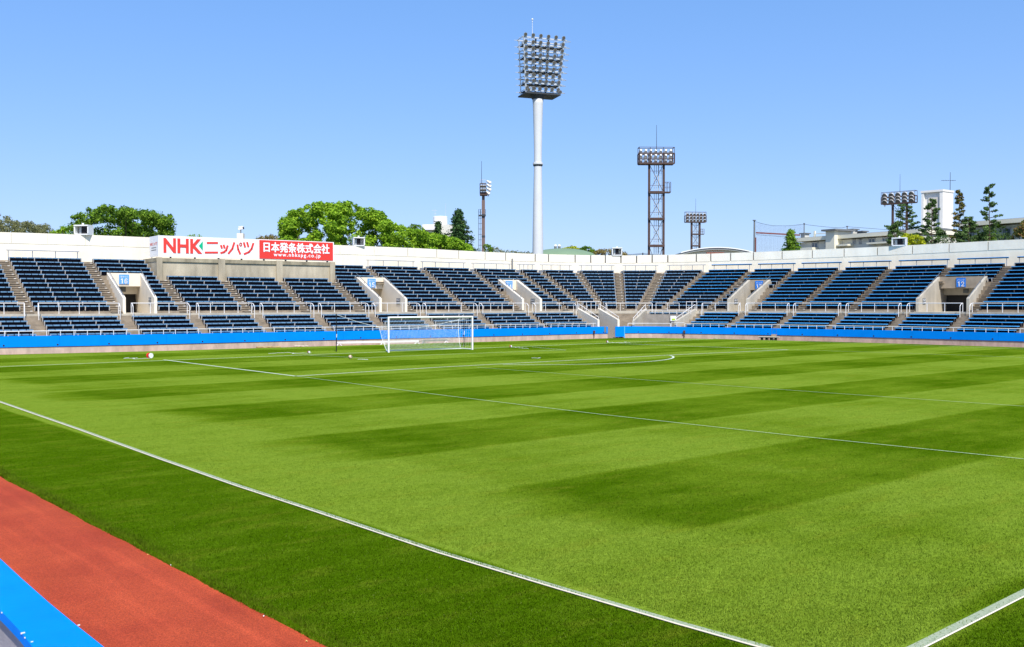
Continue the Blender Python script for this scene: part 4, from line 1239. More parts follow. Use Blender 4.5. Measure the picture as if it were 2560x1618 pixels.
# tarpaulin scraps at the foot of the wall
for u0, u1, v, col, lab in ((640, 700, 864, (0.45, 0.33, 0.16), 'long tan tarpaulin roll lying at the foot of the blue wall'), (735, 770, 863, (0.6, 0.5, 0.38), 'short pale bundle lying at the foot of the blue wall')):
    a = P(s_of(u0, -0.45), -0.45, 0.02); b = P(s_of(u1, -0.45), -0.45, 0.02)
    mb = MB(); n = 8
    pts = [lerp(a, b, k / n) + Vector((0, random.uniform(-.06, .06), random.uniform(-.02, .03))) for k in range(n + 1)]
    for k, (q0, q1) in enumerate(zip(pts[:-1], pts[1:])): mb.tube(q0, q1, 0.07 + 0.03 * (k % 2), 0.07 + 0.03 * ((k + 1) % 2), n=7)
    tag(mb.build('tarpaulin_roll', mat('tarp_%d' % u0, col, 0.8, var=0.4, scale=5)), lab, 'tarpaulin')

# ------------------------------------------------------------------ small things on the turf
p = ground(876, 897.5)
o = thing('football', 'pale football lying on the turf left of the goal', 'ball', (p.x, p.y, 0))
def sphere(mb, c, r, n=16, m=10, sz=1.0):
    c = Vector(c)
    prof = [(max(1e-4, r * math.sin(math.pi * k / m)), -r * sz * math.cos(math.pi * k / m)) for k in range(m + 1)]
    mb.lathe(c, prof, n=n)
mb = MB(); sphere(mb, (p.x, p.y, 0.125), 0.12); mb.build('ball_shell', mat('ball_leather', (0.62, 0.50, 0.36), 0.5), o, smooth=True)
mb = MB()
for k in range(7):
    t = k * 2.4; ph = 0.4 + 0.35 * k
    c = Vector((math.cos(t) * math.sin(ph), math.sin(t) * math.sin(ph), math.cos(ph)))
    mb.box(Vector((p.x, p.y, 0.125)) + c * 0.118, *[v * 0.032 for v in (c.orthogonal().normalized(), c.cross(c.orthogonal()).normalized())], c * 0.004)
mb.build('dark_patch', mat('ball_brown', (0.16, 0.07, 0.05), 0.6), o)
fwd_ = Vector((FW.x, FW.y, 0)).normalized()
def reel(u, v, size, col, lab, tail, white=True):
    p = ground(u, v)
    o = thing('cord_reel', lab, 'reel', (p.x, p.y, 0), 'cord reels on the turf')
    ax = (RT * 0.85 - Vector((FW.x, FW.y, 0)) * 0.5).normalized()
    c = Vector((p.x, p.y, size / 2)); r = size / 2
    m = MB(); m.tube(c - ax * size * 0.42, c - ax * size * 0.22, r, n=16); m.build('flange', mat('reel_%s' % str(col), col, 0.5), o)
    m = MB(); m.tube(c + ax * size * 0.22, c + ax * size * 0.36, r * 0.95, n=16); m.build('flange', MATS['reel_%s' % str(col)] if not white else M_letter, o)
    m = MB(); m.tube(c - ax * size * 0.22, c + ax * size * 0.22, r * 0.6, n=12); m.build('wound_cord', mat('reel_core', (0.25, 0.04, 0.03), 0.8), o)
    m = MB(); q = [Vector((p.x, p.y, 0.015))]
    for k in range(22): q.append(q[-1] + RT * (tail / 22) * random.uniform(-1.2, 3.0) + fwd_ * random.uniform(-.55, .55))
    m.path(q, 0.0075, n=4); m.build('loose_cord', M_net, o)
reel(375, 896, 0.34, (0.75, 0.03, 0.02), 'bright red and white cord reel on the turf at far left', -1.9)
reel(772, 883.5, 0.17, (0.20, 0.08, 0.06), 'small dark cord reel on the goal line between red reel and goal', -2.2)
reel(1277, 868.5, 0.17, (0.45, 0.06, 0.05), 'small red brown cord reel just right of the goal', 1.6)
reel(1518, 857.0, 0.18, (0.22, 0.10, 0.08), 'small brown cord reel on the turf before the corner gap', 2.0)
for u, v, lab in ((905, 898.3, 'scrap of white cord on the turf beside the football'), (1338, 895, 'scrap of white cord on the turf in front of the penalty spot')):
    p = ground(u, v); m = MB(); q = [Vector((p.x - 0.3, p.y, 0.012))]
    for k in range(12): q.append(q[-1] + RT * random.uniform(-.06, .16) + fwd_ * random.uniform(-.3, .3))
    m.path(q, 0.008, n=4); tag(m.build('cord_scrap', M_net), lab, 'cord', 'scraps of white cord')
# dark low bench and hand cart by the far wall
p = ground(1923, 853.3); s = s_of(1923, -0.7)
c = P(s, -0.75, 0)
o = thing('low_table', 'low table with pale top and four dark legs before the far blue wall', 'table', c)
mb = MB(); mb.box(c + Vector((0, 0, 0.30)), tang(s) * 0.98, nrm(s) * 0.22, Vector((0, 0, 0.03))); mb.build('top', mat('table_pale', (0.6, 0.52, 0.42), 0.7), o)
mb = MB(); mb.box(c + Vector((0, 0, 0.245)), tang(s) * 0.90, nrm(s) * 0.18, Vector((0, 0, 0.025))); mb.build('under_frame', M_dark, o)
for f in (-0.66, -0.22, 0.22, 0.66):
    mb = MB(); mb.box(c + tang(s) * f + Vector((0, 0, 0.10)), tang(s) * 0.09, nrm(s) * 0.10, Vector((0, 0, 0.145))); mb.build('leg', M_dark, o)
s = s_of(1936, -0.4); c = P(s, -0.42, 0)
o = thing('hand_cart', 'small hand cart with a blue frame parked behind the low table', 'cart', c)
mb = MB(); mb.path([c + tang(s) * -0.22 + Vector((0, 0, 0.3)), c + tang(s) * -0.22 + Vector((0, 0, 0.98)), c + tang(s) * 0.22 + Vector((0, 0, 0.98)), c + tang(s) * 0.22 + Vector((0, 0, 0.3))], 0.025); mb.build('handle', mat('cart_blue', (0.03, 0.12, 0.45), 0.5), o)
mb = MB(); mb.box(c + Vector((0, 0, 0.42)), tang(s) * 0.22, nrm(s) * 0.15, Vector((0, 0, 0.12))); mb.build('tray', mat('cart_tan', (0.35, 0.27, 0.18), 0.7), o)
for f in (-0.2, 0.2):
    mb = MB(); q = c + tang(s) * f + Vector((0, 0, 0.15)); mb.tube(q - nrm(s) * 0.12 - tang(s) * 0.03, q - nrm(s) * 0.12 + tang(s) * 0.03, 0.16, n=14); mb.build('wheel', M_dark, o)

# ------------------------------------------------------------------ near parapet where the photographer stands
def smooth_px(pts, z, n=14):
    q = [ground(u, v, z) for u, v in pts]
    return q
ZP = 1.12
outer = smooth_px([(0, 1396), (53, 1445), (122, 1506), (195, 1566), (262, 1619)], ZP)
inner = smooth_px([(0, 1526), (27, 1553), (53, 1581), (70, 1603), (82, 1619)], ZP)
def ext(q, a, b):
    d0 = (q[0] - q[1]).normalized(); d1 = (q[-1] - q[-2]).normalized()
    return [q[0] + d0 * a, q[0] + d0 * a * 0.35] + q + [q[-1] + d1 * b * 0.5, q[-1] + d1 * b]
# outer face runs away along the track; inner face parallel
ox = [p.x for p in outer]; mean_in = sum((p.x for p in inner)) / 5; mean_out = sum(ox) / 5
outer2 = [Vector((outer[0].x + 0.15, -20, ZP)), Vector((outer[0].x + 0.02, -40, ZP))] + outer + [Vector((outer[-1].x - 0.02, -57, ZP)), Vector((outer[-1].x - 0.1, -72, ZP))]
inner2 = [Vector((inner[0].x + 0.1, -20, ZP)), Vector((inner[0].x + 0.02, -40, ZP))] + inner + [Vector((inner[-1].x - 0.03, -57, ZP)), Vector((inner[-1].x - 0.1, -72, ZP))]
o = thing('near_parapet', 'blue capped parapet in the near lower left corner beside the track', 'wall', outer[2] - Vector((0, 0, ZP)))
mb = MB(); cap = 0.075
for k in range(len(outer2) - 1):
    a, b, c, d = outer2[k], outer2[k + 1], inner2[k + 1], inner2[k]
    dz = Vector((0, 0, cap))
    bev = 0.012
    mb.hexa([a - dz, b - dz, c - dz, d - dz, a, b, c, d])
mb.build('blue_cap', M_bluecap, o)
mb = MB()
for k in range(len(outer2) - 1):
    a, b, c, d = outer2[k], outer2[k + 1], inner2[k + 1], inner2[k]
    sh = Vector((0.05, 0, 0)); dz = Vector((0, 0, cap)); dd = Vector((0, 0, 1.3))
    mb.hexa([a - sh - dd, b - sh - dd, c + sh - dd, d + sh - dd, a - sh - dz, b - sh - dz, c + sh - dz, d + sh - dz])
mb.build('core', mat('near_grey_concrete', (0.42, 0.39, 0.40), 0.85, var=0.2, scale=3, bump=0.2, bscale=40), o)
mb = MB()
for k in range(len(inner2) - 1):
    a, b = inner2[k], inner2[k + 1]
    L = (b - a).length; n = max(1, int(L / 0.11)) if L < 6 else 0
    for q in range(n):
        if random.random() < 0.45:
            c = lerp(a, b, (q + random.random()) / n); r = random.uniform(0.002, 0.006)
            mb.box(c + Vector((-0.002, 0, -0.002)), Vector((r * 0.6, 0, 0)), Vector((0, r * 1.4, 0)), Vector((0, 0, 0.004)))
for u, v, r in ((57, 1583, 0.014), (80, 1605, 0.008), (197, 1563, 0.009)):
    c = ground(u, v, ZP); mb.box(c, Vector((r, 0, 0)), Vector((0.002, r * 0.8, 0)), Vector((0, 0, 0.003)))
mb.build('chipped_paint', mat('bare_chip', (0.70, 0.66, 0.60), 0.9), o)
sheet('near_walkway', [(-60, -75), (-41.2, -75), (-41.0, -20), (-60, -20)], 0.62, mat('near_floor', (0.34, 0.32, 0.33), 0.9, var=0.2, scale=2))
# bits of litter on the track
for u, v, c_, lab in ((371, 1388, (0.8, 0.55, 0.15), 'tiny yellow leaf on the red track near the grass edge'), (766, 1605, (0.75, 0.5, 0.15), 'tiny yellow leaf on the red track at the bottom'), (659, 1542, (0.8, 0.75, 0.72), 'tiny pale petal on the red track nearer the bottom'), (427, 1414, (0.8, 0.7, 0.68), 'tiny pale petal on the red track beside the yellow leaf'), (107, 1240, (0.8, 0.7, 0.6), 'tiny pale petal on the red track at far left')):
    p = ground(u, v, -0.04); m = MB(); t = random.uniform(0, 3)
    q = [p + Vector((math.cos(t + k) * r_, math.sin(t + k) * r_, 0.004 + 0.006 * (k % 3))) for k, r_ in zip(np.linspace(0, 6.28, 7)[:-1], (0.016, 0.009, 0.010, 0.016, 0.009, 0.010))]
    m.poly(q); tag(m.build('fallen_leaf', mat('leaf_%d' % u, c_, 0.8)), lab, 'leaf')

# ------------------------------------------------------------------ masts
def frame_axes(rot):
    r = RT * math.cos(rot) + Vector((FW.x, FW.y, 0)).normalized() * math.sin(rot)
    b = Vector((-r.y, r.x, 0))      # points away from the camera
    return r, b
def lamp_mesh(r, L, m_body, m_glass, face):
    mb = MB(); f = Vector(face).normalized()
    mb.cur = 0; mb.tube(-f * L * 0.6, f * L * 0.1, r * 0.45, r * 0.95, n=10); mb.tube(f * L * 0.1, f * L * 0.3, r * 0.95, r, n=10)
    mb.cur = 1; mb.tube(f * L * 0.3, f * L * 0.33, r * 0.9, r * 0.86, n=10)
    mb.cur = 0; mb.bar(Vector((0, 0, -r)), Vector((0, 0, -r * 1.6)), r * 0.3)
    me_o = mb.build('floodlight', [m_body, m_glass])
    me = me_o.data; bpy.data.objects.remove(me_o)
    return me
def put(me, name, loc, parent):
    o = bpy.data.objects.new(name, me); COL.objects.link(o); o.parent = parent
    o.location = Vector(loc) - parent.location
    return o

# the tall round floodlight mast
D = 125.0; k = D / FOC
base = at(1344.5, 700, D); base.z = 0
mast = thing('floodlight_mast', 'tallest pale round floodlight mast with a big rack of lamps', 'floodlight mast', base)
def zz(v): return at(1345, v, D).z
prof = [(15 * k, 0), (13.6 * k, zz(640)), (12.6 * k, zz(560)), (10.6 * k, zz(450)), (10.0 * k, zz(412)), (9.9 * k, zz(380)), (10.8 * k, zz(330)), (12.8 * k, zz(262)), (14.0 * k, zz(249))]
mb = MB(); mb.lathe(base, prof, n=28); mb.build('pole', M_pole, mast, smooth=True)
zr = zz(411)
mb = MB(); mb.lathe(base + Vector((0, 0, zr - 0.16)), [(10.2 * k, 0), (12.8 * k, 0.08), (12.8 * k, 0.30), (10.2 * k, 0.36)], n=28); mb.build('ring_flange', M_pole, mast)
mb = MB(); mb.lathe(base + Vector((0, 0, zr - 0.30)), [(10.9 * k, 0), (12.2 * k, 0.13)], n=28); mb.build('flange_bolts', M_dsteel, mast)
r_, b_ = frame_axes(math.radians(19))
face = (-b_ + Vector((0, 0, -0.32))).normalized()
zrow = [zz(v) for v in (96.5, 113, 129, 144, 160.5, 176, 193, 208, 226)]
cxu = lambda v: 1356 + (v - 96) * -0.035
rackc = base + Vector((0, 0, 0))
n_rows = 9
def halfw(i): return (50.5 - 1.15 * i) * k / math.cos(math.radians(19))
offc = lambda i: r_ * ((1356.5 - 1344.5 - i * 0.6) * k)
lamp_me = lamp_mesh(4.7 * k, 0.55, M_lampgrey, M_lens, face)
rack = MB(); dk = MB()
depth = 1.9
for i in range(n_rows):
    z = zrow[i]; c = Vector((base.x, base.y, z)) + offc(i) - b_ * 0.6
    hw = halfw(i)
    zb_ = z - 5.6 * k
    if i >= 0:
        for off, rad in ((0.0, 0.045), (depth, 0.04)):
            q = c + b_ * off; q.z = zb_
            rack.bar(q - r_ * (hw + 0.25), q + r_ * (hw + 0.35), 0.12, 0.16)
        for t in (-1, 1):
            q = c + r_ * t * (hw + 0.2); q.z = zb_
            rack.bar(q - b_ * 0.25, q + b_ * depth, 0.07, 0.07)
        # projecting catwalk corner on the right
        q = c + r_ * (hw + 0.3); q.z = zb_; rack.bar(q, q + r_ * 0.75 + b_ * 0.4, 0.07, 0.05); rack.bar(q + b_ * 0.9, q + r_ * 0.75 + b_ * 0.4, 0.07, 0.05)
        q2 = c - r_ * (hw + 0.25); q2.z = zb_; rack.bar(q2 + b_ * depth, q2 + b_ * depth - r_ * 0.4, 0.05, 0.05)
        if i % 2 == 1 or i == 8:
            q = c.copy(); q.z = zb_ - 0.06
            dk.box(q + b_ * depth * 0.55, r_ * (hw + 0.05), b_ * depth * 0.26, Vector((0, 0, 0.03)))
        else:
            q = c.copy(); q.z = zb_ + 0.35; rack.bar(q - r_ * hw + b_ * depth, q + r_ * hw + b_ * depth, 0.045, 0.045)
    for j in range(6):
        x = -1 + 2 * j / 5
        if i % 2 == 1:
            bb = c + r_ * (x * (hw - 0.15) + random.uniform(-.12, .12)) + b_ * random.uniform(0.5, 1.3); bb.z = zb_ + 0.17
            rack.box(bb, r_ * random.uniform(0.14, 0.3), b_ * 0.2, Vector((0, 0, 0.15)))
        bb = c + r_ * x * (hw - 0.15); bb.z = zb_ + 0.1; rack.box(bb, r_ * 0.10, b_ * 0.10, Vector((0, 0, 0.12)))
        pos = c + r_ * x * (hw - 0.15) - b_ * 0.12
        put(lamp_me, 'floodlight', pos, mast)
# bottom row of small lamps and uprights
top = Vector((base.x, base.y, zrow[0])); 
for t in (-1.0, -0.38, 0.25, 1.0):
    a = Vector((base.x, base.y, zrow[0] - 5.6 * k)) + offc(0) - b_ * 0.6 + r_ * t * halfw(0)
    b2 = Vector((base.x, base.y, zz(240))) + offc(9) - b_ * 0.6 + r_ * t * halfw(9)
    (dk if abs(t) < 0.9 else rack).bar(a + b_ * (0.25 if abs(t) < .9 else 0), b2 + b_ * (0.25 if abs(t) < .9 else 0), 0.14, 0.14)
    rack.bar(a + b_ * depth, b2 + b_ * depth, 0.09, 0.09)
rack.build('lamp_rack', M_galv, mast)
dk.build('rack_decking', M_dsteel, mast)
q = Vector((base.x, base.y, zz(240))) + offc(9)
mb = MB(); hw = halfw(9) + 0.2
mb.box(q + b_ * 0.4, r_ * hw, b_ * 1.5, Vector((0, 0, 0.07))); mb.build('base_platform', M_dsteel, mast)
mb = MB(); mb.lathe(Vector((base.x, base.y, zz(252))), [(13.2 * k, 0), (22 * k, 0.55)], n=20); mb.build('pole_head_cone', M_dsteel, mast)
mb = MB(); e = Vector((base.x, base.y, 0)) - r_ * 0.76
a = Vector((e.x, e.y, zrow[0] - 0.3)); b = Vector((e.x, e.y, zz(57))); mb.tube(a, b, 0.035, 0.02, n=6); sphere(mb, (e.x, e.y, zz(54)), 0.13, n=10, m=8); sphere(mb, (e.x, e.y, zz(60)), 0.07, n=8, m=6)
mb.build('lightning_rod', M_lampw, mast)
for j in (-1.9, 2.4): put(lamp_me, 'floodlight', q + r_ * j + Vector((0, 0, 0.45)) - b_ * 0.7, mast)

# brown lattice masts
def lattice_mast(label, u_l, u_r, hu0, hu1, v_top, v_mid, v_bot, v_rod, D, rot, lit_side, plats, side_plat=None, lamps=7, legw=None):
    k = D / FOC; um = (u_l + u_r) / 2
    base = at(um, 700, D); base.z = 0
    o = thing('lattice_mast', label, 'floodlight mast', base, 'brown steel floodlight masts')
    r, b = frame_axes(rot)
    cr = math.cos(rot)
    hl = (u_r - u_l) / 2 * k / cr - 0.12
    Z = lambda v: at(um, v, D).z
    lw = legw or 0.30
    for t in (-1, 1):
        mb = MB(); mb.bar(base + r * t * hl, base + r * t * hl + Vector((0, 0, Z(v_bot))), lw, lw, up=(r.x, r.y, 0)); mb.build('leg', M_brown, o)
    m = MB()
    zt = Z(v_bot); levels = [0.3] + [Z(v) for v in sorted(plats, reverse=True)] + [zt]
    for z0, z1 in zip(levels[:-1], levels[1:]):
        n = max(1, round((z1 - z0) / 5.0 ))
        for q in range(n):
            za = z0 + (z1 - z0) * q / n; zb = z0 + (z1 - z0) * (q + 1) / n
            m.bar(base + r * -hl + Vector((0, 0, za)), base + r * hl + Vector((0, 0, zb)), 0.06, 0.06)
            m.bar(base + r * hl + Vector((0, 0, za)), base + r * -hl + Vector((0, 0, zb)), 0.06, 0.06)
            for f in (0.25, 0.75):
                zm = za + (zb - za) * f; m.bar(base + r * -hl + Vector((0, 0, zm)), base + r * hl + Vector((0, 0, zm)), 0.045, 0.045)
    m.build('bracing', M_brown, o)
    m = MB()
    for x in (-0.12, 0.02, 0.16): m.tube(base + r * x * hl * 2 + b * 0.3, base + r * x * hl * 2 + b * 0.3 + Vector((0, 0, zt)), 0.045, n=6)
    m.build('cable_pipes', M_galv, o)
    m = MB()
    for x in (0.38, 0.75): m.bar(base + r * x * hl + b * 0.3, base + r * x * hl + b * 0.3 + Vector((0, 0, zt)), 0.04, 0.04)
    z = 0.5
    while z < zt: m.bar(base + r * 0.38 * hl + b * 0.3 + Vector((0, 0, z)), base + r * 0.75 * hl + b * 0.3 + Vector((0, 0, z)), 0.03, 0.03); z += 0.45
    m.build('ladder', M_galv, o)
    for v in plats:
        m = MB(); m.box(base + Vector((0, 0, Z(v))), r * (hl + 0.1), b * 0.5, Vector((0, 0, 0.16))); m.build('platform', M_brown, o)
    if side_plat:
        v0, v1, uu = side_plat; m = MB(); xe = (uu - um) * k / cr
        q = base + Vector((0, 0, Z(v1)))
        m.box(q + r * (hl + xe) / 2, r * (xe - hl) / 2, b * 0.5, Vector((0, 0, 0.08)))
        for y in (-0.5, 0.5):
            a1 = q + r * hl + b * y; a2 = q + r * xe + b * y; hh = Vector((0, 0, Z(v0) - Z(v1)))
            m.bar(a1 + hh, a2 + hh, 0.05, 0.05); m.bar(a2, a2 + hh, 0.06, 0.06); m.bar(a1 + hh * .5, a2 + hh * .5, 0.035, 0.035); m.bar((a1 + a2) / 2, (a1 + a2) / 2 + hh, 0.04, 0.04)
        m.build('side_platform', M_brown, o)
    # head
    x0, x1 = (hu0 - um) * k / cr, (hu1 - um) * k / cr
    zB, zM, zT = Z(v_bot), Z(v_mid), Z(v_top)
    m = MB(); dp = 1.3
    for y in (-dp / 2, dp / 2):
        for z, th in ((zB, 0.22), ((zB + zM) / 2, 0.10), (zM, 0.16), (zT, 0.06)):
            m.bar(base + r * x0 + b * y + Vector((0, 0, z)), base + r * x1 + b * y + Vector((0, 0, z)), 0.10, th)
        for t in (0, 0.31, 0.69, 1):
            x = x0 + (x1 - x0) * t; m.bar(base + r * x + b * y + Vector((0, 0, zB)), base + r * x + b * y + Vector((0, 0, zM)), 0.14, 0.12)
            m.bar(base + r * x + b * y + Vector((0, 0, zM)), base + r * x + b * y + Vector((0, 0, zT)), 0.05, 0.05)
    for x in (x0, x1):
        for z in (zB, zM, zT): m.bar(base + r * x - b * dp / 2 + Vector((0, 0, z)), base + r * x + b * dp / 2 + Vector((0, 0, z)), 0.08, 0.08)
    m.box(base + r * (x0 + x1) / 2 + Vector((0, 0, zB)), r * (x1 - x0) / 2, b * dp / 2, Vector((0, 0, 0.05)))
    m.build('head_frame', M_brown, o)
    lm = lamp_mesh((x1 - x0) / lamps * 0.42, 0.9, M_lampw, M_lens, (b * lit_side + Vector((0, 0, -0.5))))
    for z in (zB + (zM - zB) * 0.26, zB + (zM - zB) * 0.74, zM + (zT - zM) * 0.36):
        for q in range(lamps):
            x = x0 + (x1 - x0) * (q + 0.5) / lamps
            put(lm, 'floodlight', base + r * x + b * lit_side * 0.45 + Vector((0, 0, z)), o)
    m = MB(); m.tube(base + Vector((0, 0, zM)), base + Vector((0, 0, Z(v_rod))), 0.05, 0.025, n=5); m.build('lightning_rod', M_dsteel, o)
    return o
lattice_mast('tall brown lattice mast with three rows of lamps right of the round mast', 1620, 1660.5, 1595.5, 1683, 371, 386, 411, 314, 140, 0.03, 1, [482, 548, 615], (457, 482, 1674.5), 7)
lattice_mast('small distant brown lattice mast before the arched roof', 1727, 1750, 1712, 1763.5, 531, 540, 556, 497, 245, 0.12, -1, [586, 615], (573, 586, 1759), 6, legw=0.42)
lattice_mast('brown lattice mast seen at an angle among the trees on the right', 2234, 2262, 2216, 2277, 480, 492, 509, 436, 190, -0.75, -1, [560], None, 5, legw=0.36)
# slim brown mast seen edge-on
D = 170.0; k = D / FOC; um = 1207.5; base = at(1208.5, 700, D); base.z = 0
o = thing('slim_mast', 'slim brown floodlight mast with side ladder beside the dark conifer', 'floodlight mast', base, 'brown steel floodlight masts')
Z = lambda v: at(um, v, D).z
mb = MB(); mb.bar(base, base + Vector((0, 0, Z(502))), 8.0 * k, 8.0 * k, up=(RT.x, RT.y, 0)); mb.bar(base + Vector((0, 0, Z(502))), base + Vector((0, 0, Z(488))), 7 * k, 7 * k, up=(RT.x, RT.y, 0)); mb.build('column', mat('brown_grey_steel', (0.17, 0.115, 0.10), 0.6), o)
mb = MB()
for v in (537, 539.5, 590.5, 593): mb.box(base + Vector((0, 0, Z(v))), RT * 4.4 * k, Vector((FW.x, FW.y, 0)) * 4.4 * k, Vector((0, 0, 0.08)))
mb.build('column_band', M_dsteel, o)
mb = MB(); fw = Vector((FW.x, FW.y, 0)).normalized()
mb.box(base - RT * 0.0 + RT * ((1209 - 1208.5) * k) + Vector((0, 0, Z(486))), RT * 9 * k, fw * 0.9, Vector((0, 0, 0.25)))
for v in (461, 470, 479): mb.bar(base - RT * 7.5 * k - fw * 0.9 + Vector((0, 0, Z(v))), base + RT * 6.5 * k - fw * 0.9 + Vector((0, 0, Z(v))), 0.1, 0.12)
for x in (-7.5, -2.5, 2, 6.5): mb.bar(base + RT * x * k - fw * 0.9 + Vector((0, 0, Z(486))), base + RT * x * k - fw * 0.9 + Vector((0, 0, Z(461))), 0.12, 0.12)
mb.build('head_frame', M_brown, o)
mb = MB()
for x in (-7.5, -1.5, 6): mb.bar(base + RT * x * k + Vector((0, 0, Z(461))), base + RT * x * k + Vector((0, 0, Z(450))), 0.05, 0.05)
mb.bar(base - RT * 7.5 * k + Vector((0, 0, Z(450))), base + RT * 6 * k + Vector((0, 0, Z(450))), 0.05, 0.05)
mb.build('top_railing', M_galv, o)
lm = lamp_mesh(5.0 * k, 0.9, M_galv, M_lens, RT + Vector((0, 0, -0.6)))
for v in (457, 466, 475, 484):
    put(lm, 'floodlight', base + RT * (15 if v < 480 else 12) * k + Vector((0, 0, Z(v))), o)
lm2 = lamp_mesh(3.0 * k, 0.5, M_lampw, M_lens, -fw + Vector((0, 0, -0.6)))
for v in (468, 477):
    for x in (-5, 0, 5): put(lm2, 'floodlight', base + RT * x * k - fw * 1.2 + Vector((0, 0, Z(v))), o)
mb = MB()
for x in (-12, -8): mb.bar(base + RT * x * k + Vector((0, 0, 2)), base + RT * x * k + Vector((0, 0, Z(524))), 0.05, 0.05)
for v in np.arange(546, 640, 13.5): mb.bar(base - RT * 12 * k + Vector((0, 0, Z(v))), base - RT * 4 * k + Vector((0, 0, Z(v))), 0.06, 0.06)
mb.build('ladder', M_dsteel, o)
mb = MB(); mb.box(base - RT * 3 * k + Vector((0, 0, Z(539.5))), RT * 9 * k, fw * 0.6, Vector((0, 0, 0.09)))
for v in (524, 531): mb.bar(base - RT * 12 * k + Vector((0, 0, Z(v))), base + RT * 5.5 * k + Vector((0, 0, Z(v))), 0.04, 0.04)
for x in (-12, -7, 5.5): mb.bar(base + RT * x * k + Vector((0, 0, Z(524))), base + RT * x * k + Vector((0, 0, Z(540))), 0.05, 0.05)
mb.build('rest_platform', M_dsteel, o)
mb = MB(); e = base - RT * 4.5 * k; mb.tube((e.x, e.y, Z(461)), (e.x, e.y, Z(404)), 0.05, 0.03, n=5); mb.build('lightning_rod', M_dsteel, o)

# ------------------------------------------------------------------ trees
def leaf_mat(name, c1, c2, c3):
    m = bpy.data.materials.new(name); m.use_nodes = True
    t = m.node_tree; b = t.nodes['Principled BSDF']; L = t.links
    geo = t.nodes.new('ShaderNodeNewGeometry')
    n = t.nodes.new('ShaderNodeTexNoise'); n.inputs['Scale'].default_value = 0.7; n.inputs['Detail'].default_value = 3
    L.new(geo.outputs['Position'], n.inputs['Vector'])
    ad = t.nodes.new('ShaderNodeMath'); ad.operation = 'MULTIPLY_ADD'; ad.inputs[1].default_value = 0.5; 
    L.new(geo.outputs['Random Per Island'], ad.inputs[0])
    sb = t.nodes.new('ShaderNodeMath'); sb.operation = 'MULTIPLY'; sb.inputs[1].default_value = 0.6; L.new(n.outputs['Fac'], sb.inputs[0]); L.new(sb.outputs[0], ad.inputs[2])
    r = t.nodes.new('ShaderNodeValToRGB'); e = r.color_ramp.elements; e.new(0.5)
    for k_, (p, c) in enumerate(((0.2, tuple(1.3 * v for v in c1)), (0.52, tuple(1.4 * v for v in c2)), (0.8, tuple(1.4 * v for v in c3)))): e[k_].position = p; e[k_].color = (*c, 1)
    L.new(ad.outputs[0], r.inputs['Fac']); L.new(r.outputs[0], b.inputs['Base Color'])
    b.inputs['Roughness'].default_value = 0.65; b.inputs['Specular IOR Level'].default_value = 0.2
    tr = t.nodes.new('ShaderNodeBsdfTranslucent'); L.new(r.outputs[0], tr.inputs['Color'])
    mx = t.nodes.new('ShaderNodeMixShader'); mx.inputs[0].default_value = 0.35
    L.new(b.outputs[0], mx.inputs[1]); L.new(tr.outputs[0], mx.inputs[2]); L.new(mx.outputs[0], t.nodes['Material Output'].inputs[0])
    return m
LM = {
    'bright': leaf_mat('leaf_bright_green', (0.06, 0.14, 0.008), (0.16, 0.29, 0.012), (0.30, 0.44, 0.03)),
    'mid': leaf_mat('leaf_mid_green', (0.035, 0.085, 0.008), (0.09, 0.18, 0.012), (0.19, 0.30, 0.025)),
    'dark': leaf_mat('leaf_dark_conifer', (0.012, 0.035, 0.015), (0.03, 0.075, 0.02), (0.075, 0.14, 0.035)),
    'dull': leaf_mat('leaf_dull_olive', (0.08, 0.09, 0.035), (0.15, 0.16, 0.065), (0.24, 0.24, 0.11)),
    'brown': leaf_mat('leaf_brown_olive', (0.10, 0.075, 0.02), (0.18, 0.14, 0.04), (0.27, 0.22, 0.07)),
    'yellow': leaf_mat('leaf_yellow_green', (0.14, 0.19, 0.005), (0.32, 0.36, 0.01), (0.50, 0.50, 0.03)),
    'rust': leaf_mat('leaf_rust_green', (0.04, 0.06, 0.012), (0.09, 0.11, 0.02), (0.22, 0.12, 0.04)),
    'sparse': leaf_mat('leaf_sparse_green', (0.03, 0.06, 0.018), (0.065, 0.12, 0.03), (0.13, 0.20, 0.06))}
M_bark = mat('tree_bark', (0.09, 0.065, 0.045), 0.95, var=0.4, scale=4)
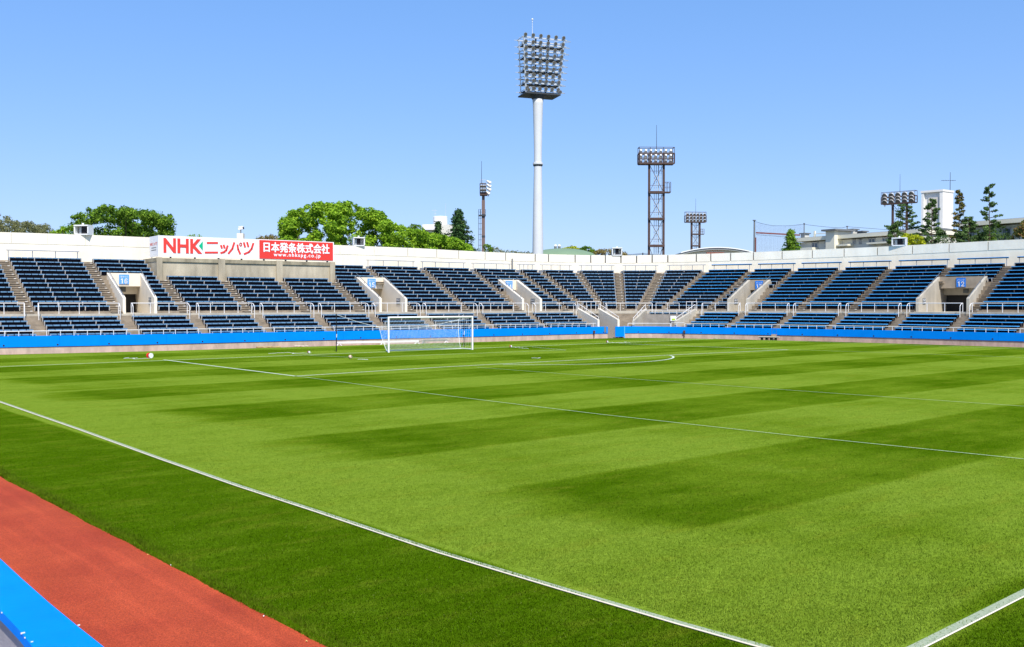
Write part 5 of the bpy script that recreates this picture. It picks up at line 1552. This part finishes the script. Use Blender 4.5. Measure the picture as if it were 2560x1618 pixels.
def leaf_cloud(name, centers, radii, n, size, material, parent, flat=1.0, shell=0.55):
    """n leaf clumps spread over the outer part of many overlapping lobes"""
    centers = np.array(centers, float); radii = np.array(radii, float)
    wgt = radii ** 2; wgt /= wgt.sum()
    idx = rng.choice(len(centers), n, p=wgt)
    d = rng.normal(size=(n, 3)); d /= np.linalg.norm(d, axis=1)[:, None]
    rr = shell + (1 - shell) * rng.random(n) ** 0.6
    rr *= 1 + np.abs(rng.normal(0, 0.16, n))
    pos = centers[idx] + d * (radii[idx] * rr)[:, None] * np.array([1, 1, flat])
    nor = d + rng.normal(0, 0.55, (n, 3)) + np.array([0, 0, 0.35]); nor /= np.linalg.norm(nor, axis=1)[:, None]
    ref = rng.normal(size=(n, 3)); a = np.cross(nor, ref); a /= np.linalg.norm(a, axis=1)[:, None]; b = np.cross(nor, a)
    sz = size * rng.uniform(0.55, 1.35, n)[:, None]
    V = np.empty((n, 4, 3))
    V[:, 0] = pos - a * sz * 0.5; V[:, 1] = pos - b * sz * 0.32; V[:, 2] = pos + a * sz * 0.5; V[:, 3] = pos + b * sz * 0.32
    me = bpy.data.meshes.new(name)
    me.vertices.add(n * 4); me.vertices.foreach_set('co', V.ravel())
    me.loops.add(n * 4); me.loops.foreach_set('vertex_index', np.arange(n * 4, dtype=np.int32))
    me.polygons.add(n); me.polygons.foreach_set('loop_start', np.arange(0, n * 4, 4, dtype=np.int32))
    me.materials.append(material); me.update(); me.validate()
    o = bpy.data.objects.new(name, me); COL.objects.link(o)
    o.parent = parent; o.matrix_parent_inverse = Matrix.Translation(-parent.location)
    return o
fwd = Vector((FW.x, FW.y, 0)).normalized()
def tree(label, D, u0, u1, outline, leafk, n, lobe=0.16, size=0.38, bottom=660, name='tree', group='trees behind the stand', cat='tree', depthf=0.8, group_on=True, shell=0.5, fill=1.0):
    """outline: list of (u, v) along the top of the crown, measured on the photograph; crown reaches down to `bottom`"""
    k = D / FOC; um = (u0 + u1) / 2
    base = at(um, 700, D); base.z = -0.3
    o = thing(name, label, cat, base, group if group_on else None)
    wd = (u1 - u0) * k
    us = [q[0] for q in outline]; vs = [q[1] for q in outline]
    C = []; R = []
    rm = wd * lobe
    def add(u, v, r):
        rpx = r / k
        uu = min(max(u, u0 + rpx * 0.7), u1 - rpx * 0.7)
        y = random.uniform(-1, 1) * wd * 0.5 * depthf * math.sqrt(max(0.05, 1 - ((uu - um) / (u1 - u0) * 2) ** 2))
        C.append(tuple(at(uu, v, D) + fwd * y)); R.append(r)
    nt_ = int(4.5 / lobe)                       # rim lobes that draw the outline
    for q in range(nt_):
        u = u0 + (u1 - u0) * (q + random.random()) / nt_
        r = rm * random.uniform(0.22, 0.75)
        add(u, float(np.interp(u, us, vs)) + r / k * 0.85, r)
    nf = int(fill * 3.6 * (u1 - u0) * max(20, bottom - min(vs)) / (math.pi * (rm / k) ** 2)) + 6
    for q in range(min(nf, 420)):               # body lobes
        u = random.uniform(u0, u1); r = rm * random.uniform(0.4, 1.1)
        vt = float(np.interp(u, us, vs)) + r / k
        add(u, vt + (max(bottom, vt + 4) - vt) * random.random() ** 1.2, r)
    leaf_cloud('crown', C, R, int(n * 2.1), size * 0.74, LM[leafk], o, flat=0.8, shell=min(shell, 0.3))
    mb = MB(); ztr = at(um, bottom - 10, D).z
    mb.tube(base, (base.x + 0.2, base.y, ztr), max(0.18, wd * 0.028), max(0.1, wd * 0.018), n=8)
    for q in range(7):
        c = Vector(random.choice(C)); mb.tube((base.x + 0.2, base.y, ztr * random.uniform(0.7, 1.0)), c, wd * 0.010 + 0.03, 0.03, n=5)
    mb.build('trunk', M_bark, o)
    return o
tree('hazy olive tree at the far left edge behind the wall', 185, -60, 135, [(-60, 540), (0, 545), (10, 532), (22, 545), (40, 552), (60, 555), (100, 556), (115, 572), (135, 588)], 'dull', 9000, lobe=0.075, size=0.42)
tree('low light green bushy tree left of the first loudspeaker', 150, 130, 215, [(130, 580), (160, 566), (190, 566), (215, 562)], 'bright', 3200, lobe=0.17, size=0.36)
tree('broad green tree crown behind leftmost white gate', 128, 190, 432, [(190, 552), (205, 540), (225, 528), (230, 515), (238, 525), (250, 517), (290, 520), (312, 516), (335, 525), (360, 524), (378, 532), (395, 528), (410, 530), (432, 560)], 'mid', 15000, lobe=0.085, size=0.42)
tree('treetop tip just showing over the left of the billboard', 140, 462, 506, [(462, 592), (480, 586), (495, 584), (506, 592)], 'bright', 700, lobe=0.24, size=0.3)
tree('brownish low tree behind the right end of the billboard', 160, 630, 745, [(630, 600), (650, 590), (690, 588), (712, 575), (745, 570)], 'brown', 3800, lobe=0.13, size=0.36)
tree('tallest leafy tree right of the billboard, left crown', 120, 705, 870, [(705, 570), (714, 540), (725, 525), (760, 528), (785, 512), (800, 505), (830, 508), (850, 512), (870, 520)], 'bright', 13000, lobe=0.10, size=0.40)
tree('big leafy tree joined to the tallest one, right crown', 126, 820, 985, [(820, 512), (850, 508), (880, 506), (900, 516), (912, 528), (930, 522), (955, 528), (968, 545), (985, 560)], 'bright', 13000, lobe=0.10, size=0.40)
tree('spreading yellow green tree stepping down towards the conifer', 122, 950, 1110, [(950, 552), (985, 558), (1005, 564), (1030, 572), (1060, 578), (1085, 582), (1110, 592)], 'bright', 9500, lobe=0.10, size=0.36)
tree('small dark treetop poking above the yellow green tree', 150, 1018, 1062, [(1018, 570), (1030, 560), (1048, 562), (1062, 574)], 'mid', 1500, lobe=0.2, size=0.34)
tree('low olive tree at the foot of the dark conifer', 118, 1070, 1180, [(1070, 592), (1100, 586), (1140, 596), (1180, 615)], 'bright', 5000, lobe=0.13, size=0.34)
tree('low shrub right of the slim brown mast', 140, 1208, 1232, [(1208, 612), (1215, 609), (1226, 612), (1232, 622)], 'mid', 500, lobe=0.25, size=0.28)
tree('thin straggly shrubs along the wall before the round mast', 150, 1225, 1352, [(1225, 620), (1238, 616), (1260, 626), (1300, 628), (1352, 633)], 'dull', 1700, lobe=0.055, size=0.26, shell=0.2)
tree('yellowish tree behind the green dome roof', 230, 1400, 1450, [(1400, 622), (1420, 617), (1435, 615), (1450, 622)], 'yellow', 1300, lobe=0.18, size=0.5)
tree('dark round treetop right of the green dome vents', 215, 1446, 1490, [(1446, 622), (1462, 615), (1476, 618), (1490, 630)], 'mid', 1400, lobe=0.2, size=0.5)
tree('brown bare looking treetop beside the corner loudspeaker', 215, 1478, 1572, [(1478, 632), (1500, 622), (1530, 622), (1555, 628), (1572, 638)], 'brown', 2200, lobe=0.12, size=0.42)
tree('yellow green bush right of the last loudspeaker', 118, 2240, 2314, [(2240, 600), (2255, 592), (2268, 582), (2278, 590), (2290, 586), (2302, 600), (2314, 612)], 'yellow', 3500, lobe=0.14, size=0.26)
tree('rust tinged dark tree cut by the right edge', 112, 2534, 2600, [(2534, 600), (2545, 570), (2556, 556), (2580, 545), (2600, 560)], 'rust', 3500, lobe=0.15, size=0.3)
tree('low mixed greenery in front of the apartment block', 122, 2300, 2540, [(2300, 600), (2330, 588), (2360, 596), (2400, 592), (2430, 596), (2460, 588), (2500, 585), (2540, 596)], 'sparse', 5200, lobe=0.05, size=0.26, shell=0.2)
def conifer(label, D, uc, v_top, v_bot, w_px, leafk, n, size, lean=0.0, sparse=False, branches=26, droop=0.15, name='conifer'):
    k = D / FOC; base = at(uc, 700, D); base.z = -0.3
    o = thing(name, label, 'tree', base, 'conifers behind the stand')
    zt = at(uc, v_top, D).z; zb = at(uc, v_bot, D).z; hw = w_px * k / 2
    tip = Vector((base.x, base.y, zt)) + RT * lean
    mb = MB(); mb.tube(base, tip, 0.16 if not sparse else 0.12, 0.02, n=7)
    C = []; R = []
    for q in range(branches):
        f = (q + random.random()) / branches
        z = zt - (zt - zb) * f
        prof = (f ** 0.78) if not sparse else (0.25 + 0.75 * f) * random.uniform(0.35, 1.0)
        L = hw * prof * random.uniform(0.75, 1.05)
        t = random.uniform(0, 6.28) if not sparse else random.choice((0, math.pi)) + random.uniform(-0.8, 0.8)
        st = Vector((base.x, base.y, z)) + RT * lean * (z / zt)
        dirv = RT * math.cos(t) + fwd * math.sin(t)
        en = st + dirv * L + Vector((0, 0, (-droop if not sparse else 0.25) * L))
        mb.tube(st, en, 0.05, 0.015, n=4)
        m = max(2, int(L / (size * 1.3)))
        for s_ in range(m):
            g = (s_ + 0.5) / m if not sparse else 0.45 + 0.55 * (s_ + 0.5) / m
            C.append(tuple(lerp(st, en, g))); R.append(size * (1.6 if not sparse else 1.25) * (1.2 - 0.5 * g))
        if not sparse:
            C.append(tuple(st)); R.append(hw * prof * 0.25 + size * 0.5)
    mb.build('trunk', M_bark, o)
    leaf_cloud('crown', C, R, n, size, LM[leafk], o, flat=0.6, shell=0.15)
    return o
conifer('dark pointed conifer left of the slim brown mast', 130, 1146, 527, 640, 132, 'dark', 9000, 0.34, branches=120, name='conifer')
conifer('small flat topped pine beside the white water tank', 140, 1096, 556, 600, 60, 'dark', 1600, 0.3, branches=26)
conifer('bushy dark conifer before the netting', 135, 1976, 577, 640, 84, 'mid', 4500, 0.30, branches=70)
conifer('gaunt leaning tree in front of the angled lattice mast', 125, 2262, 512, 600, 130, 'sparse', 2600, 0.26, sparse=True, branches=34, lean=0.1)
conifer('slim shaggy tree left of the white tower', 122, 2328, 500, 610, 90, 'sparse', 2800, 0.26, sparse=True, branches=46)
conifer('narrow climber covered tree against the white tower', 120, 2396, 478, 600, 60, 'rust', 2200, 0.24, sparse=True, branches=44)
conifer('tall lone sparse tree right of the white tower', 118, 2480, 463, 606, 92, 'sparse', 2300, 0.25, sparse=True, branches=40, lean=-0.5)
conifer('bushy lower pine between the white tower and lone tree', 119, 2420, 545, 612, 100, 'sparse', 2300, 0.26, sparse=True, branches=40)
conifer('leafy pine under the angled lattice mast', 124, 2236, 560, 612, 66, 'sparse', 1100, 0.26, sparse=True, branches=24)
tree('pale green tree below the tall lone sparse tree', 121, 2455, 2525, [(2455, 590), (2475, 560), (2490, 558), (2510, 575), (2525, 590)], 'mid', 2000, lobe=0.10, size=0.28, shell=0.2)

# ------------------------------------------------------------------ buildings
M_bwall = mat('apartment_render', (0.66, 0.645, 0.57), 0.8, var=0.1, scale=0.3)
M_cream = mat('cream_render', (0.84, 0.79, 0.62), 0.8, var=0.06, scale=0.3)
M_roofg = mat('grey_roof', (0.17, 0.18, 0.18), 0.8)
M_win = mat('window_glass', (0.10, 0.13, 0.16), 0.15, spec=0.8)
M_wframe = mat('window_frame', (0.45, 0.45, 0.45), 0.5)
ZR = 13.35
bA = at(1993, 700, FOC * (ZR - CZ) / 161.5); bB = at(2600, 700, FOC * (ZR - CZ) / 206.0)
bA.z = bB.z = 0
bx_ = (bB - bA); BL = bx_.length; bx_.normalize(); bn = Vector((-bx_.y, bx_.x, 0))
if bn.dot(fwd) < 0: bn = -bn
def bpt(x, y, z): q = bA + bx_ * x + bn * y; return Vector((q.x, q.y, z))
def bbox(mb, x0, x1, y0, y1, z0, z1):
    mb.hexa([bpt(x0, y0, z0), bpt(x1, y0, z0), bpt(x1, y1, z0), bpt(x0, y1, z0), bpt(x0, y0, z1), bpt(x1, y0, z1), bpt(x1, y1, z1), bpt(x0, y1, z1)])
def bxu(u, y=0.0):
    p = on_plane(u, 700, bA + bn * y, bn); return (p - bA).dot(bx_)
def bzv(u, v, y=0.0): return on_plane(u, v, bA + bn * y, bn).z
def apartment(label, u0, u1, dz, tag_group='apartment blocks'):
    x0, x1 = bxu(u0), bxu(u1)
    o = thing('apartment_block', label, 'building', bpt((x0 + x1) / 2, 4, 0), tag_group)
    mb = MB(); bbox(mb, x0 + 0.5, x1, 0, 9, -0.3, ZR + dz - 0.7); mb.build('wall', M_bwall, o)
    mb = MB(); bbox(mb, x0, x1 + 0.3, -0.9, 9.6, ZR + dz - 0.55, ZR + dz - 0.02); ev = mb.build('eaves', M_cream, o)
    mb = MB(); q = [(x0, -0.85), (x1 + 0.3, -0.85), (x1 + 0.3, 9.5), (x0, 9.5)]
    mb.hexa([bpt(x0, -0.85, ZR + dz), bpt(x1 + .3, -0.85, ZR + dz), bpt(x1 + .3, 9.5, ZR + dz), bpt(x0, 9.5, ZR + dz),
             bpt(x0, 3.6, ZR + dz + 0.3), bpt(x1 + .3, 3.6, ZR + dz + 0.3), bpt(x1 + .3, 4.8, ZR + dz + 0.3), bpt(x0, 4.8, ZR + dz + 0.3)])
    mb.build('roof', M_roofg, o)
    return o
def window(o, u0, u1, v0, v1, y=0.0):
    xa, xb = bxu(u0, y), bxu(u1, y); z1, z0 = bzv((u0 + u1) / 2, v0, y), bzv((u0 + u1) / 2, v1, y)
    mb = MB(); t = 0.12
    for q in ((xa, xb, z1 - t, z1), (xa, xb, z0, z0 + t), (xa, xa + t, z0, z1), (xb - t, xb, z0, z1), ((xa + xb) / 2 - 0.06, (xa + xb) / 2 + 0.06, z0, z1)):
        bbox(mb, q[0], q[1], y - 0.08, y - 0.004, q[2], q[3])
    w_ = mb.build('window', M_wframe, o)
    mb = MB(); bbox(mb, xa + 0.02, xb - 0.02, y - 0.04, y - 0.006, z0 + 0.02, z1 - 0.02)
    mb.build('pane', M_win, w_)
ap1 = apartment('long low cream apartment block with flat eaves behind the netting', 1993, 2305, 0.0)
for w4 in ((2029, 2045, 606, 622), (2062, 2067, 604, 618), (2131, 2138, 599, 610), (2147, 2153, 598, 610), (2171, 2188, 596, 614), (2205, 2220, 594, 612), (2250, 2262, 590, 606)):
    window(ap1, *w4)
mb = MB(); x0, x1 = bxu(2068, -1.2), bxu(2090, -1.2); bbox(mb, x0, x1, -1.6, 2, 0, bzv(2078, 578, -1.2)); mb.build('stair_tower', M_cream, ap1)
mb = MB(); z = bzv(2078, 578, -1.2); bbox(mb, x0 - 0.5, x1 + 0.5, -2.0, 2.3, z, z + 0.25); mb.build('stair_tower_cap', M_roofg, ap1)
for u0, u1, v0, cap in ((1999, 2014, 585, True), (2118, 2135, 575, True), (2139, 2158, 580, False)):
    y = 4; x0, x1 = bxu(u0, y), bxu(u1, y); z1 = bzv((u0 + u1) / 2, v0, y)
    mb = MB(); bbox(mb, x0 + .2, x1 - .2, y, y + 1, ZR, z1); mb.build('chimney', M_bwall if cap else M_roofg, ap1)
    mb = MB(); bbox(mb, x0, x1, y - 0.2, y + 1.2, z1, z1 + 0.15); mb.build('chimney_cap', M_roofg, ap1)
mb = MB(); x = bxu(2033, 3); bbox(mb, x, x + 0.25, 3, 3.25, ZR, bzv(2033, 578, 3)); bbox(mb, x + .25, bxu(2064, 3), 3.05, 3.15, bzv(2050, 585, 3), bzv(2050, 585, 3) + 0.12); mb.build('roof_pipe', M_cream, ap1)
for u0, u1, v0, v1 in ((2088, 2118, 612, 616), (2000, 2030, 620, 626), (2165, 2235, 607, 611)):
    mb = MB(); y = -1.3; bbox(mb, bxu(u0, y), bxu(u1, y), y, -0.004, bzv(u0, v1, y), bzv(u0, v0, y)); mb.build('balcony', M_cream, ap1)
ap2 = apartment('second apartment block with dark roof edge at the right border', 2395, 2640, 0.45)
for w4 in ((2424, 2436, 576, 596), (2505, 2527, 570, 604)): window(ap2, *w4)
# white water tower block
D = 142; k = D / FOC
tw = at(2355, 700, D); tw.z = 0
o = thing('white_tower', 'square white concrete tower with a recessed panel on its shaded side', 'tower', tw)
zt = at(2355, 474, D).z
dl = (RT * -0.72 + fwd * 0.69).normalized(); dr = (RT * 0.80 + fwd * 0.60).normalized()
wl = 38 * k / 0.72; wr = 40 * k / 0.80
def tb(mb, a0, a1, b0, b1, z0, z1):
    f = lambda a, b, z: Vector((tw.x, tw.y, z)) + dl * a + dr * b
    mb.hexa([f(a0, b0, z0), f(a0, b1, z0), f(a1, b1, z0), f(a1, b0, z0), f(a0, b0, z1), f(a0, b1, z1), f(a1, b1, z1), f(a1, b0, z1)])
M_tow = mat('tower_white', (0.80, 0.77, 0.70), 0.7, var=0.05, scale=0.4)
z2 = at(2335, 538, D).z
mb = MB(); tb(mb, 0.45, wl - 0.35, 0.35, wr, 0, zt - 0.3); mb.build('shaft', M_tow, o)
mb = MB(); tb(mb, 0, 0.45, 0, wr, 0, zt - 0.3); tb(mb, wl - 0.35, wl, 0, wr, 0, zt - 0.3); mb.build('corner_fin', M_tow, o)
mb = MB(); tb(mb, -0.08, wl + 0.08, -0.08, wr + 0.08, zt - 0.3, zt); mb.build('roof_slab', M_tow, o)
mb = MB(); z3 = at(2335, 492, D).z; tb(mb, 0.7, wl - 0.9, 0.22, 0.35, z2, z3); mb.build('recessed_panel', mat('tower_panel', (0.66, 0.60, 0.52), 0.7), o)
aer = Vector((tw.x, tw.y, 0)) + dr * wr * 0.95 + dl * 0.4
o2 = thing('tv_aerial', 'thin television aerial rising from the white tower', 'aerial', (aer.x, aer.y, zt))
za = at(2393, 427, D).z; zc = at(2393, 448, D).z
mb = MB(); mb.tube((aer.x, aer.y, zt - 1), (aer.x, aer.y, za), 0.06, 0.03, n=5); mb.build('pole', M_dsteel, o2)
mb = MB(); a = Vector((aer.x, aer.y, zc)); mb.bar(a - RT * 1.3, a + RT * 0.8, 0.04, 0.04)
for x in (-1.2, -0.8, -0.4, 0.2, 0.6): mb.bar(a + RT * x - fwd * 0.4, a + RT * x + fwd * 0.4, 0.03, 0.03)
mb.build('elements', M_dsteel, o2)
# white cylindrical water tank and its house, behind the trees
D = 175; k = D / FOC; c = at(1101, 700, D); c.z = 0
o = thing('water_tank', 'white round rooftop water tank between the trees and the conifer', 'water tank', c)
zt = at(1101, 542, D).z; zb = at(1101, 566, D).z
mb = MB(); mb.lathe((c.x, c.y, zb), [(18 * k, 0), (18 * k, zt - zb - 0.1), (17.3 * k, zt - zb)], n=26); mb.build('tank', mat('tank_white', (0.82, 0.82, 0.82), 0.5), o, smooth=False)
mb = MB(); mb.box((c.x, c.y, zb / 2), RT * 40 * k, fwd * 4, Vector((0, 0, zb / 2))); mb.build('house', M_bwall, o)
mb = MB(); cc = c - RT * 14 * k; mb.box((cc.x, cc.y, at(1083, 575, D).z), RT * 20 * k, fwd * 5, Vector((0, 0, 0.35))); mb.build('roof_edge', mat('tank_white', (0.8, 0.8, 0.8)), o)
cc = c - RT * 13 * k
mb = MB(); mb.tube((cc.x, cc.y, zt), (cc.x, cc.y, at(1088, 524, D).z), 0.035, n=4); q = Vector((cc.x, cc.y, at(1088, 526.5, D).z)); mb.bar(q - RT * 8 * k, q + RT * 5 * k, 0.04, 0.04); q = q - Vector((0, 0, 0.6)); mb.bar(q - RT * 4 * k, q + RT * 4 * k, 0.035, 0.035)
cc = c + RT * 13.5 * k; mb.tube((cc.x, cc.y, zt), (cc.x, cc.y, at(1115, 509, D).z), 0.03, n=4)
mb.build('aerials', M_galv, o)
# green domed tank roof
D = 190; k = D / FOC; c = at(1405, 700, D); c.z = 0
o = thing('green_dome', 'low sage green domed roof with two vents beyond the round mast', 'domed tank', c)
zt = at(1400, 621.5, D).z; z0 = at(1400, 646, D).z
mb = MB(); R0 = 88 * k; prof = [(R0, z0 - 5), (R0, z0)] + [(R0 * math.cos(t), z0 + (zt - z0) * math.sin(t)) for t in np.linspace(0.05, math.pi / 2 - 0.02, 10)]
mb.lathe((c.x, c.y, 0), prof, n=48); mb.build('dome', mat('sage_green_roof', (0.19, 0.28, 0.17), 0.7, var=0.1, scale=0.3), o, smooth=True)
for u in (1388.5, 1398):
    q = at(u, 700, D); m = MB(); m.lathe((q.x, q.y, zt - 0.2), [(3.4 * k, 0), (3.4 * k, 0.62)], n=14); v_ = m.build('vent', M_plate, o)
    m = MB(); m.lathe((q.x, q.y, zt + 0.42), [(3.9 * k, 0), (3.6 * k, 0.22), (1.5 * k, 0.36)], n=14); h_ = m.build('vent_hood', M_board, v_)
# arched roof hall
D = 210; k = D / FOC; c = at(1795, 700, D); c.z = 0
o = thing('arched_hall', 'cream sports hall with a shallow arched grey roof behind the small mast', 'building', c)
us = np.linspace(1700, 1888, 17); top = lambda u: 633.5 - 14.0 * (1 - ((u - 1792) / 95.0) ** 2)
mb = MB(); rf = MB(); ed = MB()
for a, b in zip(us[:-1], us[1:]):
    A_, B_ = at(a, top(a), D), at(b, top(b), D)
    lo = Vector((0, 0, 1)); 
    mb.hexa([(A_.x, A_.y, 0), (B_.x, B_.y, 0), (B_.x + fwd.x * 20, B_.y + fwd.y * 20, 0), (A_.x + fwd.x * 20, A_.y + fwd.y * 20, 0),
             A_ - lo * 0.5, B_ - lo * 0.5, B_ - lo * 0.5 + fwd * 20, A_ - lo * 0.5 + fwd * 20])
    rf.hexa([A_ - lo * 0.5 - fwd * 0.8, B_ - lo * 0.5 - fwd * 0.8, B_ - lo * 0.5 + fwd * 21, A_ - lo * 0.5 + fwd * 21, A_ - fwd * 0.8, B_ - fwd * 0.8, B_ + fwd * 21, A_ + fwd * 21])
    ed.hexa([A_ - fwd * 1.0 - lo * 0.08, B_ - fwd * 1.0 - lo * 0.08, B_ - fwd * 0.8 - lo * 0.08, A_ - fwd * 0.8 - lo * 0.08, A_ - fwd * 1.0 + lo * 0.12, B_ - fwd * 1.0 + lo * 0.12, B_ - fwd * 0.8 + lo * 0.12, A_ - fwd * 0.8 + lo * 0.12])
mb.build('wall', M_cream, o); rf.build('roof', mat('hall_roof', (0.26, 0.28, 0.27), 0.6), o); ed.build('roof_edge', M_board, o)
mb = MB(); q = at(1788, 633.5, D - 1); mb.box(q, RT * 22 * k, fwd * 0.3, Vector((0, 0, 0.2))); mb.build('red_band', mat('hall_red', (0.25, 0.08, 0.05), 0.7), o)
# netting on poles
D = 150; k = D / FOC
c = at(1887, 700, D); c.z = 0
o = thing('ball_netting', 'tall fine ball netting hung from poles and a red brown beam', 'netting', c)
def top_net(u): 
    return float(np.interp(u, [1886, 1895, 1930, 1970, 2008], [553, 557, 564.5, 565, 561]))
mb = MB(); nn_ = 38
for q in range(nn_ + 1):
    u = 1889 + (2008 - 1889) * q / nn_
    a = at(u, top_net(u), D); b = at(u + random.uniform(-1.2, 1.2), 650, D); mb.tube(a, b, 0.011, n=3, caps=False)
for q in range(0, 30):
    pts = [at(u, top_net(u) + q * 3.0 + math.sin(u * 0.1 + q) * 0.5, D) for u in np.linspace(1889, 2008, 9)]
    for a, b in zip(pts[:-1], pts[1:]): mb.tube(a, b, 0.009, n=3, caps=False)
mb.build('net', mat('net_grey', (0.20, 0.22, 0.26), 0.9), o)
mb = MB()
for us_ in ((1889, 2010), (2010, 2118), (2118, 2225)):
    pts = [at(u, {1889: top_net(min(u, 2008)), 2010: 561 + 9 * math.sin(math.pi * (u - 2010) / 216) if u < 2118 else 567, 2118: 567 + 8 * (u - 2118) / 107}[us_[0]], D) for u in np.linspace(us_[0], us_[1], 9)]
    mb.path(pts, 0.025, n=4)
pts = [at(u, 587 + 5 * (u - 1890) / 70 if u < 1960 else 592, D) for u in np.linspace(1890, 1975, 7)]; mb.path(pts, 0.022, n=4)
mb.build('head_cable', M_dsteel, o)
for u, v, w_ in ((1886, 552, 0.12), (2010.5, 560, 0.07), (2118, 567, 0.07)):
    a = at(u, v, D); mb = MB(); mb.tube((a.x, a.y, 0), a, w_ * 1.6, w_, n=8); mb.lathe(a, [(w_ * 2.2, 0), (w_ * 2.2, 0.12)], n=8); mb.build('pole', M_plate, o)
mb = MB(); mb.bar(at(1890, 582, D), at(2000, 588, D), 0.18, 0.2); a = at(1888.6, 594, D); mb.bar((a.x, a.y, 0), a, 0.18, 0.18); mb.build('beam', mat('red_brown_beam', (0.20, 0.06, 0.05), 0.7), o)
# overhead wires behind the corner
o = thing('overhead_wires', 'thin overhead wires strung low behind the corner of the wall', 'wires', at(1570, 640, 200))
mb = MB()
for v0, v1, v2 in ((637, 634, 637), (639, 636, 639)):
    mb.path([at(1565, v0, 200), at(1607, v1, 200), at(1650, v2, 200)], 0.04, n=4)
a = at(1607, 632, 200); mb.tube((a.x, a.y, 0), a, 0.12, n=6); mb.build('wire', M_dsteel, o)
print('objects', len(bpy.data.objects))
